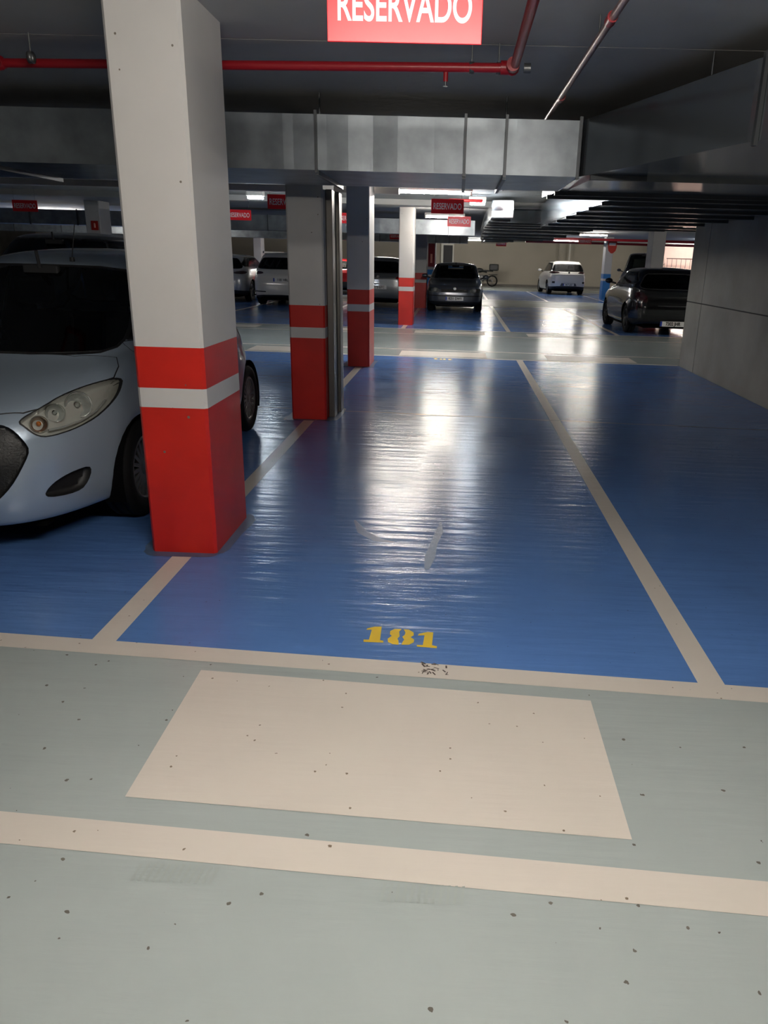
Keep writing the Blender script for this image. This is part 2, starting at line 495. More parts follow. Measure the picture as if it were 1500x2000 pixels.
# ------------------------------------------------------------------ car kinds
TRIM=mat('black_trim_plastic',(22,22,23),.55)
GLASS=glassmat('car_glass',(120,128,128)); CLEAR=glassmat('lamp_lens',(235,238,238),.03)
DGLASS=glassmat('privacy_glass',(45,48,50))
HOUS=mat('lamp_housing',(170,170,166),.3,metal=.6); CHROME=mat('chrome',(225,225,225),.12,metal=1)
TAIL=mat('tail_lamp_red',(110,10,14),.15,coat=1); DTAIL=mat('tail_lamp_dark',(48,8,10),.15,coat=1)
MIRG=mat('mirror_glass',(200,205,205),.03,metal=1)
RIMS=mat('rim_silver',(150,152,152),.35,metal=.7); RIMD=mat('rim_dark',(58,58,60),.4,metal=.6)

def gen(L,W,H,hz,wby,wbz,rfy,rry,rby,rbz,belt=None,n=4.6,hn=4.0):
    w=W/2; belt=belt or wbz+.03
    def mix(a,b,t): return a+(b-a)*t
    return [(.20,.15,.19,.84*w,.26,L-.12,n),(.23,.05,.22,.94*w,.31,L-.05,n),(.34,0,.36,.985*w,.44,L-.01,n),(.5,0,.52,w,.6,L,n),
      (hz-.11,.03,hz-.06,w,max(.7,rbz-.25),L-.015,n),(hz,.10,hz+.06,.985*w,rbz-.12,mix(L,rby,.25),hn+.1),
      (mix(hz,wbz,.45),wby*.45,mix(hz+.06,belt,.5),.965*w,rbz-.06,mix(L,rby,.6),hn),
      (wbz-.025,wby-.13,belt-.03,.945*w,rbz-.02,rby+.02,hn+.1),(wbz,wby,belt,.92*w,rbz,rby,n),
      (mix(wbz,H-.09,.55),mix(wby,rfy,.55),mix(belt,H-.09,.55),.84*w,mix(rbz,H-.09,.55),mix(rby,rry,.55),n+.3),
      (H-.09,rfy,H-.09,.75*w,H-.09,rry,n+.4),(H-.035,rfy+.22,H-.04,.62*w,H-.04,rry-.12,n+.2),(H-.008,rfy+.55,H-.01,.33*w,H-.012,rry-.4,3),(H,rfy+.8,H,0,H,rfy+.8,3)]
def rear_glass(w,zb,zt,fb=.84,ft=.66): return [(-.01,zb),(w*fb*.8,zb-.005),(w*fb,zb+.03),(w*(fb+ft)/2,(zb+zt)/2),(w*ft,zt-.03),(w*ft*.85,zt),(-.01,zt+.01)]
def front_glass(w,zb,zt): return [(-.01,zb),(w*.6,zb-.005),(w*.8,zb-.01),(w*.84,zb+.04),(w*.76,(zb+zt)/2),(w*.68,zt-.04),(w*.6,zt-.01),(-.01,zt+.01)]
def side_glass(a,b,zb,zt,fs=.36,rs=.22):
    mid=(a+b)/2+.05
    return [dict(name='side_window',view='side',m=GLASS,poly=[(a,zb),(a+.02,zb-.01),(mid-.03,zb),(mid-.03,zt),(a+fs+.1,zt),(a+fs,zt-.03)],split=True,sm=0,seal=.02),
            dict(name='side_window',view='side',m=GLASS,poly=[(mid+.03,zb),(b-.05,zb+.03),(b,zb+.08),(b-rs,zt-.05),(b-rs-.1,zt),(mid+.03,zt)],split=True,sm=0,seal=.02)]
def wscut(w,zb,zt,m=None): return dict(name='windscreen',view='front',m=m or GLASS,poly=front_glass(w,zb,zt),center=True,seal=.016,sm=1)
def rwcut(w,zb,zt,m=None,**k): return dict(name='rear_window',view='rear',m=m or GLASS,poly=rear_glass(w,zb,zt,**k),center=True,seal=.016,sm=1)

def mirror_glass(root): pass

# ---- the silver blue hatchback beside the near column
from_px_head=[(.468,.69),(.474,.705),(.5,.725),(.528,.745),(.566,.782),(.611,.805),(.653,.818),(.69,.823),(.711,.812),(.717,.78),(.718,.75),(.714,.722),(.703,.69),(.684,.658),(.65,.634),(.61,.62),(.568,.614),(.541,.622),(.515,.645),(.49,.672)]
I10=dict(L=3.585,H=1.5,rings=I10_RINGS,NS=5,NA=44,axles=(.91,3.25),wr=.285,ww=.175,spokes=20,rim=mat('rim_grey',(104,104,104),.42,metal=.5),
  paint=mat('paint_ice_blue',(158,173,188),.30,metal=.3,coat=1),mirror=(.83,1.16,1.03),
  inter=(.25,.82,1.45,1.0,2.75),
  cuts=[dict(name='headlight',view='front',m=mat('i_lamp',(214,211,202),.3,metal=.25),poly=from_px_head,split=True,depth=.05,lens=CLEAR,seal=.006,sealname='headlight_seal',sm=1),
    dict(name='fog_lamp_recess',view='front',m=TRIM,poly=[(.54,.325),(.55,.35),(.572,.378),(.60,.40),(.635,.417),(.668,.42),(.672,.39),(.66,.34),(.64,.303),(.604,.296),(.55,.306)],split=True,depth=.045,sm=1),
    dict(name='grille',view='front',m=mat('grille_black',(16,16,17),.5,bump=.3,bscale=90),poly=[(-.01,.70),(.25,.70),(.38,.692),(.423,.68),(.462,.65),(.495,.603),(.512,.56),(.497,.506),(.457,.423),(.416,.364),(.37,.32),(.28,.285),(-.01,.275)],center=True,depth=.035,sm=1),
    dict(name='hood',view='top',m=mat('paint_ice_blue'),poly=[(-.01,.118),(.2,.125),(.385,.176),(.468,.228),(.53,.302),(.566,.405),(.611,.53),(.653,.641),(.688,.77),(.672,.88),(.63,.96),(.585,.93),(.45,.835),(.229,.797),(-.01,.785)],center=True,seal=.005,sealname='hood_gap',sm=0),
    dict(name='windscreen',view='front',m=GLASS,poly=[(-.01,.952),(.229,.948),(.45,.950),(.55,.952),(.590,.968),(.603,1.005),(.60,1.056),(.57,1.2),(.535,1.32),(.50,1.36),(.456,1.37),(.319,1.385),(-.01,1.392)],center=True,seal=.014,sm=0),
    rwcut(.79,1.08,1.38)]+side_glass(1.15,3.08,1.02,1.385,.46,.12)+[
    dict(name='tail_lamp',view='rear',m=TAIL,poly=[(.58,.72),(.74,.78),(.72,.98),(.66,1.02),(.60,.9)],split=True,sm=1),
    dict(name='door_panel',view='side',m=mat('paint_ice_blue'),poly=[(1.12,.30),(2.10,.30),(2.10,.985),(1.12,.985)],split=True,seal=.004,sealname='door_gap',sm=0)])
# ------------------------------------------------------------------ the setting
CEIL=2.57
def paintmat(name,rgb,rough,var=.06,vs=1.6,speck=.12,sscale=9,bump=.12,rv=.12,stain=(60,60,58),stain_amt=.0):
    """floor paint: slight colour drift, patchy gloss, faint trowel waves and small dark specks"""
    m=bpy.data.materials.new(name); m.use_nodes=True; N=m.node_tree.nodes; L=m.node_tree.links; b=N['Principled BSDF']
    tc=N.new('ShaderNodeTexCoord')
    n=N.new('ShaderNodeTexNoise'); n.inputs['Scale'].default_value=vs; n.inputs['Detail'].default_value=8; n.inputs['Roughness'].default_value=.6; L.new(tc.outputs['Object'],n.inputs['Vector'])
    r=N.new('ShaderNodeMapRange'); r.inputs['From Min'].default_value=.3; r.inputs['From Max'].default_value=.7; r.inputs['To Min'].default_value=1-var; r.inputs['To Max'].default_value=1+var; L.new(n.outputs['Fac'],r.inputs['Value'])
    sc=N.new('ShaderNodeVectorMath'); sc.operation='SCALE'; sc.inputs[0].default_value=lin(rgb)[:3]; L.new(r.outputs['Result'],sc.inputs['Scale'])
    last=sc.outputs['Vector']
    def layer(scale,thr,share,col,detail_scale=None):
        nonlocal last
        v=N.new('ShaderNodeTexVoronoi'); v.inputs['Scale'].default_value=scale
        nn=N.new('ShaderNodeTexNoise'); nn.inputs['Scale'].default_value=scale*2.5; L.new(tc.outputs['Object'],nn.inputs['Vector'])
        ad=N.new('ShaderNodeVectorMath'); ad.operation='MULTIPLY_ADD'; L.new(nn.outputs['Color'],ad.inputs[0]); ad.inputs[1].default_value=(.35/scale,)*3; L.new(tc.outputs['Object'],ad.inputs[2])
        L.new(ad.outputs[0],v.inputs['Vector'])
        g=N.new('ShaderNodeMath'); g.operation='LESS_THAN'; g.inputs[1].default_value=thr; L.new(v.outputs['Distance'],g.inputs[0])
        s=N.new('ShaderNodeSeparateColor'); L.new(v.outputs['Color'],s.inputs['Color'])
        h=N.new('ShaderNodeMath'); h.operation='LESS_THAN'; h.inputs[1].default_value=share; L.new(s.outputs['Red'],h.inputs[0])
        mu=N.new('ShaderNodeMath'); mu.operation='MULTIPLY'; L.new(g.outputs[0],mu.inputs[0]); L.new(h.outputs[0],mu.inputs[1])
        mi=N.new('ShaderNodeMix'); mi.data_type='RGBA'; L.new(mu.outputs[0],mi.inputs['Factor']); L.new(last,mi.inputs['A']); mi.inputs['B'].default_value=lin(col); last=mi.outputs['Result']
    if speck: layer(sscale*1.3,speck*.42,.09,stain); layer(sscale*3.5,speck,.10,stain)
    if stain_amt:
        n3=N.new('ShaderNodeTexNoise'); n3.inputs['Scale'].default_value=.9; n3.inputs['Detail'].default_value=10; n3.inputs['Roughness'].default_value=.7; L.new(tc.outputs['Object'],n3.inputs['Vector'])
        r3=N.new('ShaderNodeMapRange'); r3.inputs['From Min'].default_value=.55; r3.inputs['From Max'].default_value=.8; r3.inputs['To Max'].default_value=stain_amt; L.new(n3.outputs['Fac'],r3.inputs['Value'])
        mi=N.new('ShaderNodeMix'); mi.data_type='RGBA'; L.new(r3.outputs[0],mi.inputs['Factor']); L.new(last,mi.inputs['A']); mi.inputs['B'].default_value=lin(stain); last=mi.outputs['Result']
    L.new(last,b.inputs['Base Color'])
    n2=N.new('ShaderNodeTexNoise'); n2.inputs['Scale'].default_value=1.3; n2.inputs['Detail'].default_value=7; L.new(tc.outputs['Object'],n2.inputs['Vector'])
    r2=N.new('ShaderNodeMapRange'); r2.inputs['From Min'].default_value=.35; r2.inputs['From Max'].default_value=.65; r2.inputs['To Min'].default_value=max(.05,rough-rv); r2.inputs['To Max'].default_value=rough+rv; L.new(n2.outputs['Fac'],r2.inputs['Value']); L.new(r2.outputs['Result'],b.inputs['Roughness']); b.inputs['Specular IOR Level'].default_value=.27
    if bump:
        mp=N.new('ShaderNodeMapping'); mp.inputs['Scale'].default_value=(.35,2.4,1); L.new(tc.outputs['Object'],mp.inputs['Vector'])
        n4=N.new('ShaderNodeTexNoise'); n4.inputs['Scale'].default_value=5; n4.inputs['Detail'].default_value=5; L.new(mp.outputs['Vector'],n4.inputs['Vector'])
        bp=N.new('ShaderNodeBump'); bp.inputs['Strength'].default_value=bump; bp.inputs['Distance'].default_value=.012; L.new(n4.outputs['Fac'],bp.inputs['Height']); L.new(bp.outputs['Normal'],b.inputs['Normal'])
    MATS[name]=m; return m
P_GREEN=paintmat('floor_paint_grey_green',(160,168,166),.21,.05,1.4,.15,8,bump=.30,stain=(96,94,86),stain_amt=0,rv=.03)
P_BLUE=paintmat('floor_paint_blue',(84,122,182),.20,.08,1.1,.10,10,bump=.6,stain=(64,84,112),stain_amt=.3,rv=.03)
P_WHITE=paintmat('floor_paint_white',(205,197,187),.32,.03,2,.13,9,bump=.25,stain=(120,104,88),stain_amt=0,rv=.03)
P_YEL=mat('floor_paint_yellow',(226,190,8),.45)
SLAB=mat('slab_grime',(78,98,128),.35,var=.2,vscale=6)

fl=MB().use(P_GREEN).box(-26,15,-5,50,-.2,0).build('floor'); tag(fl,kind='structure')
YF=lambda x,y0: y0-.0647*x
YB=lambda x,y0: y0-.03*x
def band(mb,x0,x1,fa,a,fb,b,z):
    mb.add([(x0,fa(x0,a),z),(x1,fa(x1,a),z),(x1,fb(x1,b),z),(x0,fb(x0,b),z)],[(0,1,2,3)])
b=MB().use(P_BLUE)
band(b,-25,3.5,YF,2.6,YB,12.3,.0006)
b.build('blue_bay_paint',None,fl)
b=MB().use(P_BLUE); band(b,-25,14,YB,17.4,YB,27.0,.0006); b.build('blue_bay_paint',None,fl)
b=MB().use(P_BLUE); band(b,-25,14,YB,31.6,YB,41.2,.0006); b.build('blue_bay_paint',None,fl)
Z1=.0012
for a,c,f,x0,x1 in ((2.525,2.632,YF,-14,3.5),(1.53,1.645,YF,-14,3.5),(12.3,12.4,YB,-20,3.5),(13.3,13.4,YB,-20,12),(16.1,16.2,YB,-20,13),(17.3,17.4,YB,-20,13),(27.0,27.12,YB,-20,13),(31.5,31.6,YB,-20,13),(41.2,41.35,YB,-20,13)):
    b=MB().use(P_WHITE); band(b,x0,x1,f,a,f,c,Z1); tag(b.build('bay_front_line',None,fl))
for x0 in (-8.9,-6.3,-3.88,-1.43,.96,):
    b=MB().use(P_WHITE); b.add([(x0,YF(x0,2.58),Z1-.0003),(x0+.1,YF(x0,2.58),Z1-.0003),(x0+.1,YB(x0,12.33),Z1-.0003),(x0,YB(x0,12.33),Z1-.0003)],[(0,1,2,3)]); b.build('bay_side_line',None,fl)
for y0,y1 in ((17.35,27.05),(31.55,41.25)):
    for x0 in (-11.2,-8.85,-6.1,-3.6,-1.25,1.1,3.5,5.95,8.4):
        b=MB().use(P_WHITE); b.add([(x0,YB(x0,y0),Z1-.0003),(x0+.1,YB(x0,y0),Z1-.0003),(x0+.1,YB(x0,y1),Z1-.0003),(x0,YB(x0,y1),Z1-.0003)],[(0,1,2,3)]); b.build('bay_side_line',None,fl)
def rect(pts): 
    b=MB().use(P_WHITE); b.add([(x,y,Z1+.0002) for x,y in pts],[(0,1,2,3)]); b.build('painted_rectangle',None,fl)
rect([(-.92,2.52),(-.91,1.805),(.53,1.72),(.53,2.415)])
for k in (-7.2,-4.9,-2.5,0,2.4):
    if k>2.5: continue
    if k: rect([(-.92+k,YF(k-.92,2.46)),(-.92+k,YF(k-.92,1.74)),(.53+k,YF(k+.53,1.74)),(.53+k,YF(k+.53,2.46))])
    rect([(-.92+k,YB(k,13.15)),(-.92+k,YB(k,12.47)),(.5+k,YB(k,12.47)),(.5+k,YB(k,13.15))])
    rect([(-.9+k,YB(k,17.05)),(-.9+k,YB(k,16.4)),(.6+k,YB(k,16.4)),(.6+k,YB(k,17.05))])
# the bay number, stencilled
ONE=[(-.339,2.811),(-.317,2.811),(-.315,2.899),(-.338,2.898),(-.335,2.911),(-.306,2.929),(-.276,2.932),(-.271,2.81),(-.257,2.806),(-.256,2.79),(-.337,2.79)]
E8L=[(-.189,2.916),(-.219,2.915),(-.236,2.894),(-.235,2.864),(-.226,2.852),(-.241,2.825),(-.237,2.796),(-.216,2.78),(-.192,2.777),(-.195,2.812),(-.201,2.828),(-.193,2.85),(-.198,2.892)]
E8R=[(-.181,2.915),(-.158,2.913),(-.137,2.889),(-.135,2.863),(-.147,2.847),(-.131,2.826),(-.132,2.801),(-.15,2.78),(-.181,2.778),(-.177,2.805),(-.172,2.822),(-.182,2.847),(-.173,2.864),(-.171,2.886)]
ONE2=[(-.118,2.781),(-.093,2.782),(-.09,2.867),(-.118,2.863),(-.114,2.88),(-.078,2.899),(-.054,2.897),(-.056,2.785),(-.035,2.776),(-.036,2.76),(-.117,2.768)]
for P in (ONE,[E8L,E8R],ONE2):
    b=MB().use(P_YEL)
    for q in (P if isinstance(P[0],list) else [P]): b.add([(x,y,Z1+.0004) for x,y in q],[list(range(len(q)))])
    b.build('painted_digit',None,fl)
# the far end of the bay carries its number too, upside down from here
b=MB().use(P_YEL)
for P in (ONE,E8L,E8R,ONE2): b.add([(-.39-x,14.98-y,Z1+.0004) for x,y in P],[list(range(len(P)))])
b.build('painted_number',None,fl)
# scribble of bare patches on the front line, joint across the bay, scrapes
INK=mat('bare_patch_brown',(70,58,50),.7)
b=MB().use(INK)
for i in range(26):
    x=-.09+.1*random.random(); y=2.555+.085*random.random()+(-.0647*x); a=random.uniform(0,3.14); l=random.uniform(.004,.014); w=random.uniform(.0015,.004)
    c,s=math.cos(a),math.sin(a); b.add([(x+c*l-s*w,y+s*l+c*w,Z1+.0005),(x-c*l-s*w,y-s*l+c*w,Z1+.0005),(x-c*l+s*w,y-s*l-c*w,Z1+.0005),(x+c*l+s*w,y+s*l-c*w,Z1+.0005)],[(0,1,2,3)])
b.build('scribble_mark',None,fl)
def strip(mb,pts,w,z):
    vs=[];n=len(pts)
    for i,p in enumerate(pts):
        a=pts[max(i-1,0)];c=pts[min(i+1,n-1)];d=Vector((c[0]-a[0],c[1]-a[1])).normalized(); ww=w[i] if isinstance(w,list) else w
        vs+=[(p[0]-d.y*ww,p[1]+d.x*ww,z),(p[0]+d.y*ww,p[1]-d.x*ww,z)]
    mb.add(vs,[(2*i,2*i+1,2*i+3,2*i+2) for i in range(n-1)])
b=MB().use(mat('joint_filler',(120,124,126),.5))
pts=[(-3.6+.25*i,7.72-.066*(-3.6+.25*i)+.07*0+.012*math.sin(i*1.7)-.12,) for i in range(29)]
strip(b,[p if len(p)==2 else p for p in pts],[.006+.006*random.random() for _ in pts],Z1+.0005); b.build('floor_joint',None,fl)
b=MB().use(mat('scrape_pale',(92,122,160),.25))
strip(b,[(-.055,4.32),(-.06,4.15),(-.085,3.95),(-.10,3.75),(-.11,3.58)],[.004,.022,.02,.028,.012],Z1+.0003)
b.build('scrape_mark',None,fl)
b=MB().use(mat('tyre_smear',(62,98,150),.3)); strip(b,[(-.57,4.3),(-.5,4.1),(-.40,3.98),(-.30,3.95)],[.006,.03,.03,.004],Z1+.0002); b.build('tyre_mark',None,fl)
b=MB().use(mat('tyre_smear_pale',(151,159,155),.35))
for (cx,cy) in ((-.66,1.53),(-.03,1.50)):
    for i in range(12): b.add([(cx-.11+.018*i,cy-.03+.002*(i%3),Z1+.0006),(cx-.103+.018*i,cy-.03,Z1+.0006),(cx-.098+.018*i,cy+.03,Z1+.0006),(cx-.105+.018*i,cy+.028,Z1+.0006)],[(0,1,2,3)])
b.build('tyre_mark',None,fl)
# worn patches round the column feet
def stain_ring(x0,x1,y0,y1,g,seed):
    rr=random.Random(seed); pts=[];cx,cy=(x0+x1)/2,(y0+y1)/2
    for i in range(40):
        t=2*math.pi*i/40; k=g*(.25+.35*rr.random()+.4*abs(math.sin(t*1.5+seed)))
        c,s_=math.cos(t),math.sin(t); px=cx+((x1-x0)/2+k+.02)*math.copysign(abs(c)**.35,c); py=cy+((y1-y0)/2+k+.02)*math.copysign(abs(s_)**.35,s_); pts.append((px,py,Z1+.0007))
    b=MB().use(SLAB).add(pts,[list(range(40))]); b.build('worn_patch',None,fl)
stain_ring(-1.57,-1.22,3.69,4.3,.055,1); stain_ring(-1.56,-1.2,7.2,7.9,.08,2); stain_ring(-1.55,-1.23,11,11.65,.07,3)

# ceiling
ceilm=mat('ceiling_concrete',(180,179,176),.8,var=.10,vscale=1.2,bump=.3,bscale=14,bdist=.006)
ce=MB().use(ceilm)
def seam_plane():
    ys=[-5,4.56,4.575,9.2,9.215,13.9,13.915,50]
    for i in range(0,len(ys)-1,2): ce.box(-26,15,ys[i],ys[i+1],CEIL,CEIL+.25)
    ce.use(mat('seam_dark',(30,31,33),.9))
    for i in range(1,len(ys)-1,2): ce.box(-26,15,ys[i],ys[i+1],CEIL+.02,CEIL+.25)
seam_plane(); tag(ce.build('ceiling'),kind='structure')
# walls
conc=mat('wall_concrete',(140,136,129),.85,var=.16,vscale=1.6,bump=.35,bscale=9,bdist=.008)
joint=mat('wall_joint_dark',(50,48,46),.9)
w=MB().use(conc)
yy=[-5,-1.2,1.95,5.1,8.3,11.46,12.2]
for a,c in zip(yy,yy[1:]):
    w.box(3.5,3.8,a+.008,c-.008 if c<12 else c,0,.975,b=.004); w.box(3.5,3.8,a+.008,c-.008 if c<12 else c,.99,CEIL,b=.004)
w.use(joint).box(3.508,3.79,-5,12.19,0,CEIL)
tag(w.build('wall_right'),kind='structure')
bw=mat('wall_plaster_cream',(178,170,155),.8,var=.05,vscale=.8)
w=MB().use(bw).box(-26,12.3,49,49.3,0,CEIL)
w.box(6.0,6.4,48.85,49.02,0,CEIL); w.use(mat('skirting_grey',(120,116,110),.7)).box(-26,12.3,48.98,49.0,0,.12)
tag(w.build('wall_back'),kind='structure')
pk=mat('ramp_wall_pink',(232,200,190),.8,var=.03)
w=MB().use(pk).box(11.4,15,45.6,45.9,0,CEIL); tag(w.build('wall_ramp'),kind='structure')
tag(MB().use(conc).box(-26.3,-26,-5,50,0,CEIL).build('wall_left'),kind='structure')
tag(MB().use(conc).box(15,15.3,-5,50,0,CEIL).build('wall_outer'),kind='structure')
tag(MB().use(conc).box(-26,15,-5.3,-5,0,CEIL).build('wall_front'),kind='structure')
d=MB().use(mat('door_leaf_dark',(34,34,36),.5)).box(-.98,-.42,48.9,48.98,0,2.28); do=d.build('door_1'); tag(do,kind='structure')
d=MB().use(mat('door_frame_white',(226,222,210),.5)).box(-1.12,-.98,48.86,49,0,2.4).box(-.42,-.34,48.86,49,0,2.4).box(-.98,-.42,48.86,49,2.28,2.4).build('door_frame',None,do)

# ------------------------------------------------------------------ columns
WHT=mat('column_white',(205,202,198),.6,var=.03,vscale=3,bump=.15,bscale=30,bdist=.002,speck=.09,sscale=17)
RED=mat('column_red',(200,34,22),.42,var=.10,vscale=3.5,speck=.10,sscale=14,bump=.1,bscale=25,bdist=.002)
BLU=mat('column_blue',(38,120,190),.45,var=.06,vscale=3,speck=.08,sscale=14)
def column(x0,x1,y0,y1,label,base=RED,group=None,bands=(.766,.862,1.06),top=CEIL):
    r=empty('concrete_column',((x0+x1)/2,(y0+y1)/2,0),0,label,'column',group,None)
    hx,hy=(x1-x0)/2,(y1-y0)/2; c=.014
    oct_=[(-hx+c,-hy),(hx-c,-hy),(hx,-hy+c),(hx,hy-c),(hx-c,hy),(-hx+c,hy),(-hx,hy-c),(-hx,-hy+c)]
    b=MB().use(WHT).prism(oct_,bands[2],top).prism(oct_,bands[0],bands[1]); b.build('column_shaft',None,r)
    b=MB().use(base).prism(oct_,0,bands[0]); b.build('painted_base',None,r)
    b=MB().use(base).prism(oct_,bands[1],bands[2]); b.build('painted_band',None,r)
    return r
c1=column(-1.555,-1.215,3.69,4.29,'white concrete column with red base nearest the camera, beside the silver-blue hatchback')
c2=column(-1.55,-1.22,7.2,7.85,'second column with red base, steel channel running up its right side')
c3=column(-1.545,-1.235,11.0,11.65,'third column with dark red base, half shaded, left of the empty bay far end')
c4=column(-1.38,-1.04,18.3,18.95,'slim white and red column left of the dark grey front-facing car')
c5=column(-1.36,-1.0,24.9,25.5,'shaded column partly hidden behind the slim red and white column')
c6=column(-1.32,-.97,33.0,33.6,'white column with blue base carrying fire equipment signs',BLU)
c7=column(6.3,6.62,35.0,35.6,'white column with blue base between the white SUV and black hatchback',BLU)
c8=column(5.2,5.55,22.0,22.6,'dim grey column rising behind the black hatchback roof')
c9=column(-8.85,-8.5,19.0,19.6,'cream column with small fire extinguisher sign, left of the nearest column')
c10=column(-9.0,-8.66,35.0,35.6,'white column with blue base between the two pale cars on the left',BLU)
STEEL=mat('galvanised_channel',(120,116,110),.38,metal=.8,bump=.05,bscale=5)
ch=empty('steel_channel',(-1.19,7.5,0),0,'bright steel channel fixed up the right side of the second column','channel')
b=MB().use(STEEL).box(-.028,.03,-.16,.26,0,2.06,b=.006); b.build('channel_body',None,ch)
MB().use(mat('seam_dark')).box(.024,.034,.02,.032,0,2.06).build('channel_seam',None,ch)
MB().use(STEEL).box(-.028,.055,.1,.28,0,2.06,b=.008).build('channel_cover',None,ch)
def ext_sign(x,y,z,s,label,tall=False):
    r=empty('fire_sign',(x,y,z),0,label,'sign')
    b=MB().use(mat('sign_red',(196,40,22),.4)).box(-s*.5,s*.5,-.008,0,-s*.6,s*.6,b=.002); b.build('sign_plate',None,r)
    b=MB().use(mat('sign_pale',(240,170,150),.5)); b.lathe([(0,.0),(s*.13,0),(s*.13,s*.5),(s*.05,s*.62),(0,s*.62)],c=(0,-.012,-s*.3),axis='z',n=10)
    b.build('extinguisher_pictogram',None,r); return r
ext_sign(-8.63,18.985,2.02,.17,'small red fire extinguisher sign on the cream column at left')
ext_sign(-1.13,32.985,2.32,.22,'orange-red fire sign near the top of the column with blue base')
cab=empty('fire_cabinet',(-1.14,32.9,1.62),0,'red fire hose cabinet with pale frame on the blue-based column','cabinet')
MB().use(mat('frame_pale',(200,196,190),.5)).box(-.17,.17,-.05,.09,-.5,.5,b=.01).build('cabinet_frame',None,cab)
MB().use(mat('cabinet_red',(128,24,34),.35)).box(-.13,.13,-.06,-.045,-.45,.45,b=.004).build('cabinet_door',None,cab)
MB().use(mat('sign_pale')).box(-.04,.04,-.066,-.06,-.3,.05).build('cabinet_marking',None,cab)
sh_=empty('shield_sign',(6.56,34.97,2.16),0,'red shield-shaped sign with white bar on the blue and white column','sign')
MB().use(mat('sign_red')).add([(x*.19,-.02,z*.24) for x,z in ((-1,1),(1,1),(1,0),(.8,-.6),(.3,-.98),(0,-1.05),(-.3,-.98),(-.8,-.6),(-1,0))]+[(x*.19,-.005,z*.24) for x,z in ((-1,1),(1,1),(1,0),(.8,-.6),(.3,-.98),(0,-1.05),(-.3,-.98),(-.8,-.6),(-1,0))],[list(range(9)),list(range(9,18))[::-1]]+[(i,(i+1)%9,9+(i+1)%9,9+i) for i in range(9)]).build('sign_plate',None,sh_)
MB().use(mat('sign_white',(235,225,222),.5)).box(-.14,.14,-.028,-.018,.07,.18).build('white_bar',None,sh_)
pp=empty('downpipe',(6.62,48.7,0),0,'thin pale pipe standing against the back wall behind the white SUV','pipe')
MB().use(mat('door_frame_white')).tube([(0,0,0),(0,0,2.56)],.05).build('pipe_run',None,pp)

# ------------------------------------------------------------------ RESERVADO signs
SR=mat('sign_face_red',(232,30,42),.35); SW=mat('sign_letters',(240,226,230),.5)
sg=empty('hanging_sign',(-.194,2.7,2.13),R(-.3),'large red RESERVADO sign hanging over the entrance of bay 181','sign')
MB().use(SR).box(-.239,.239,-.004,.004,0,.2,b=.002).build('sign_board',None,sg)
def letters(parent,y,flip=False):
    o=text_obj('sign_lettering','RESERVADO',1,SW,Matrix.Identity(4),None,bold=.016,depth=.0)
    me=o.data; xs=[v.co.x for v in me.vertices]; ys=[v.co.y for v in me.vertices]
    x0,x1,y0,y1=min(xs),max(xs),min(ys),max(ys); f=-1 if flip else 1
    for v in me.vertices: v.co=Vector((f*((v.co.x-x0)/(x1-x0)-.5)*.412,y,.056+(v.co.y-y0)/(y1-y0)*.088))
    if flip: me.flip_normals()
    o.parent=parent; return o
letters(sg,-.0048)
MB().use(mat('wire_grey',(120,120,120),.4,metal=.8)).cyl((-.2,0,.2),(-.2,0,.44),.002,n=6).build('hanging_wire',None,sg); MB().use(mat('wire_grey')).cyl((.2,0,.2),(.2,0,.44),.002,n=6).build('hanging_wire',None,sg)
SG='RESERVADO signs hanging over the other bays'
for x,y,r,l in [(-.2,12.05,1,'red RESERVADO sign hanging over the far end of bay 181'),(-.03,16.7,1,'smaller RESERVADO sign just below and right of the one ending bay 181'),
  (-4.5,16.5,2,'bright RESERVADO sign between the first and second columns, upper left'),(-7.05,31.7,-6,'far RESERVADO sign glowing left of the second column'),(-8.35,28.5,3,'small framed sign just right of the nearest column'),
  (-2.32,16.6,0,'RESERVADO sign half hidden in the gap between second and third columns'),(-4.5,31.3,0,'framed far sign seen in the gap between second and third columns'),(-2.62,12.05,0,'unlit sign back partly behind the second column top'),
  (-.02,32.7,0,'bright far sign beneath the ducts above the dark grey car'),(4.5,29.3,4,'pink lit sign beside the right-hand tube lamps'),(-8.2,15.2,0,'unlit dark sign at far left left of the cream column'),(-2.35,29.8,0,'small bright sign left of the slim red and white column'),
  (1.95,38.2,0,'small dark sign before the cream back wall')]:
    c=copy_tree(sg); c.location=(x,y,2.13); c.rotation_euler.z=R(r); c['label']=l; c['group']=SG

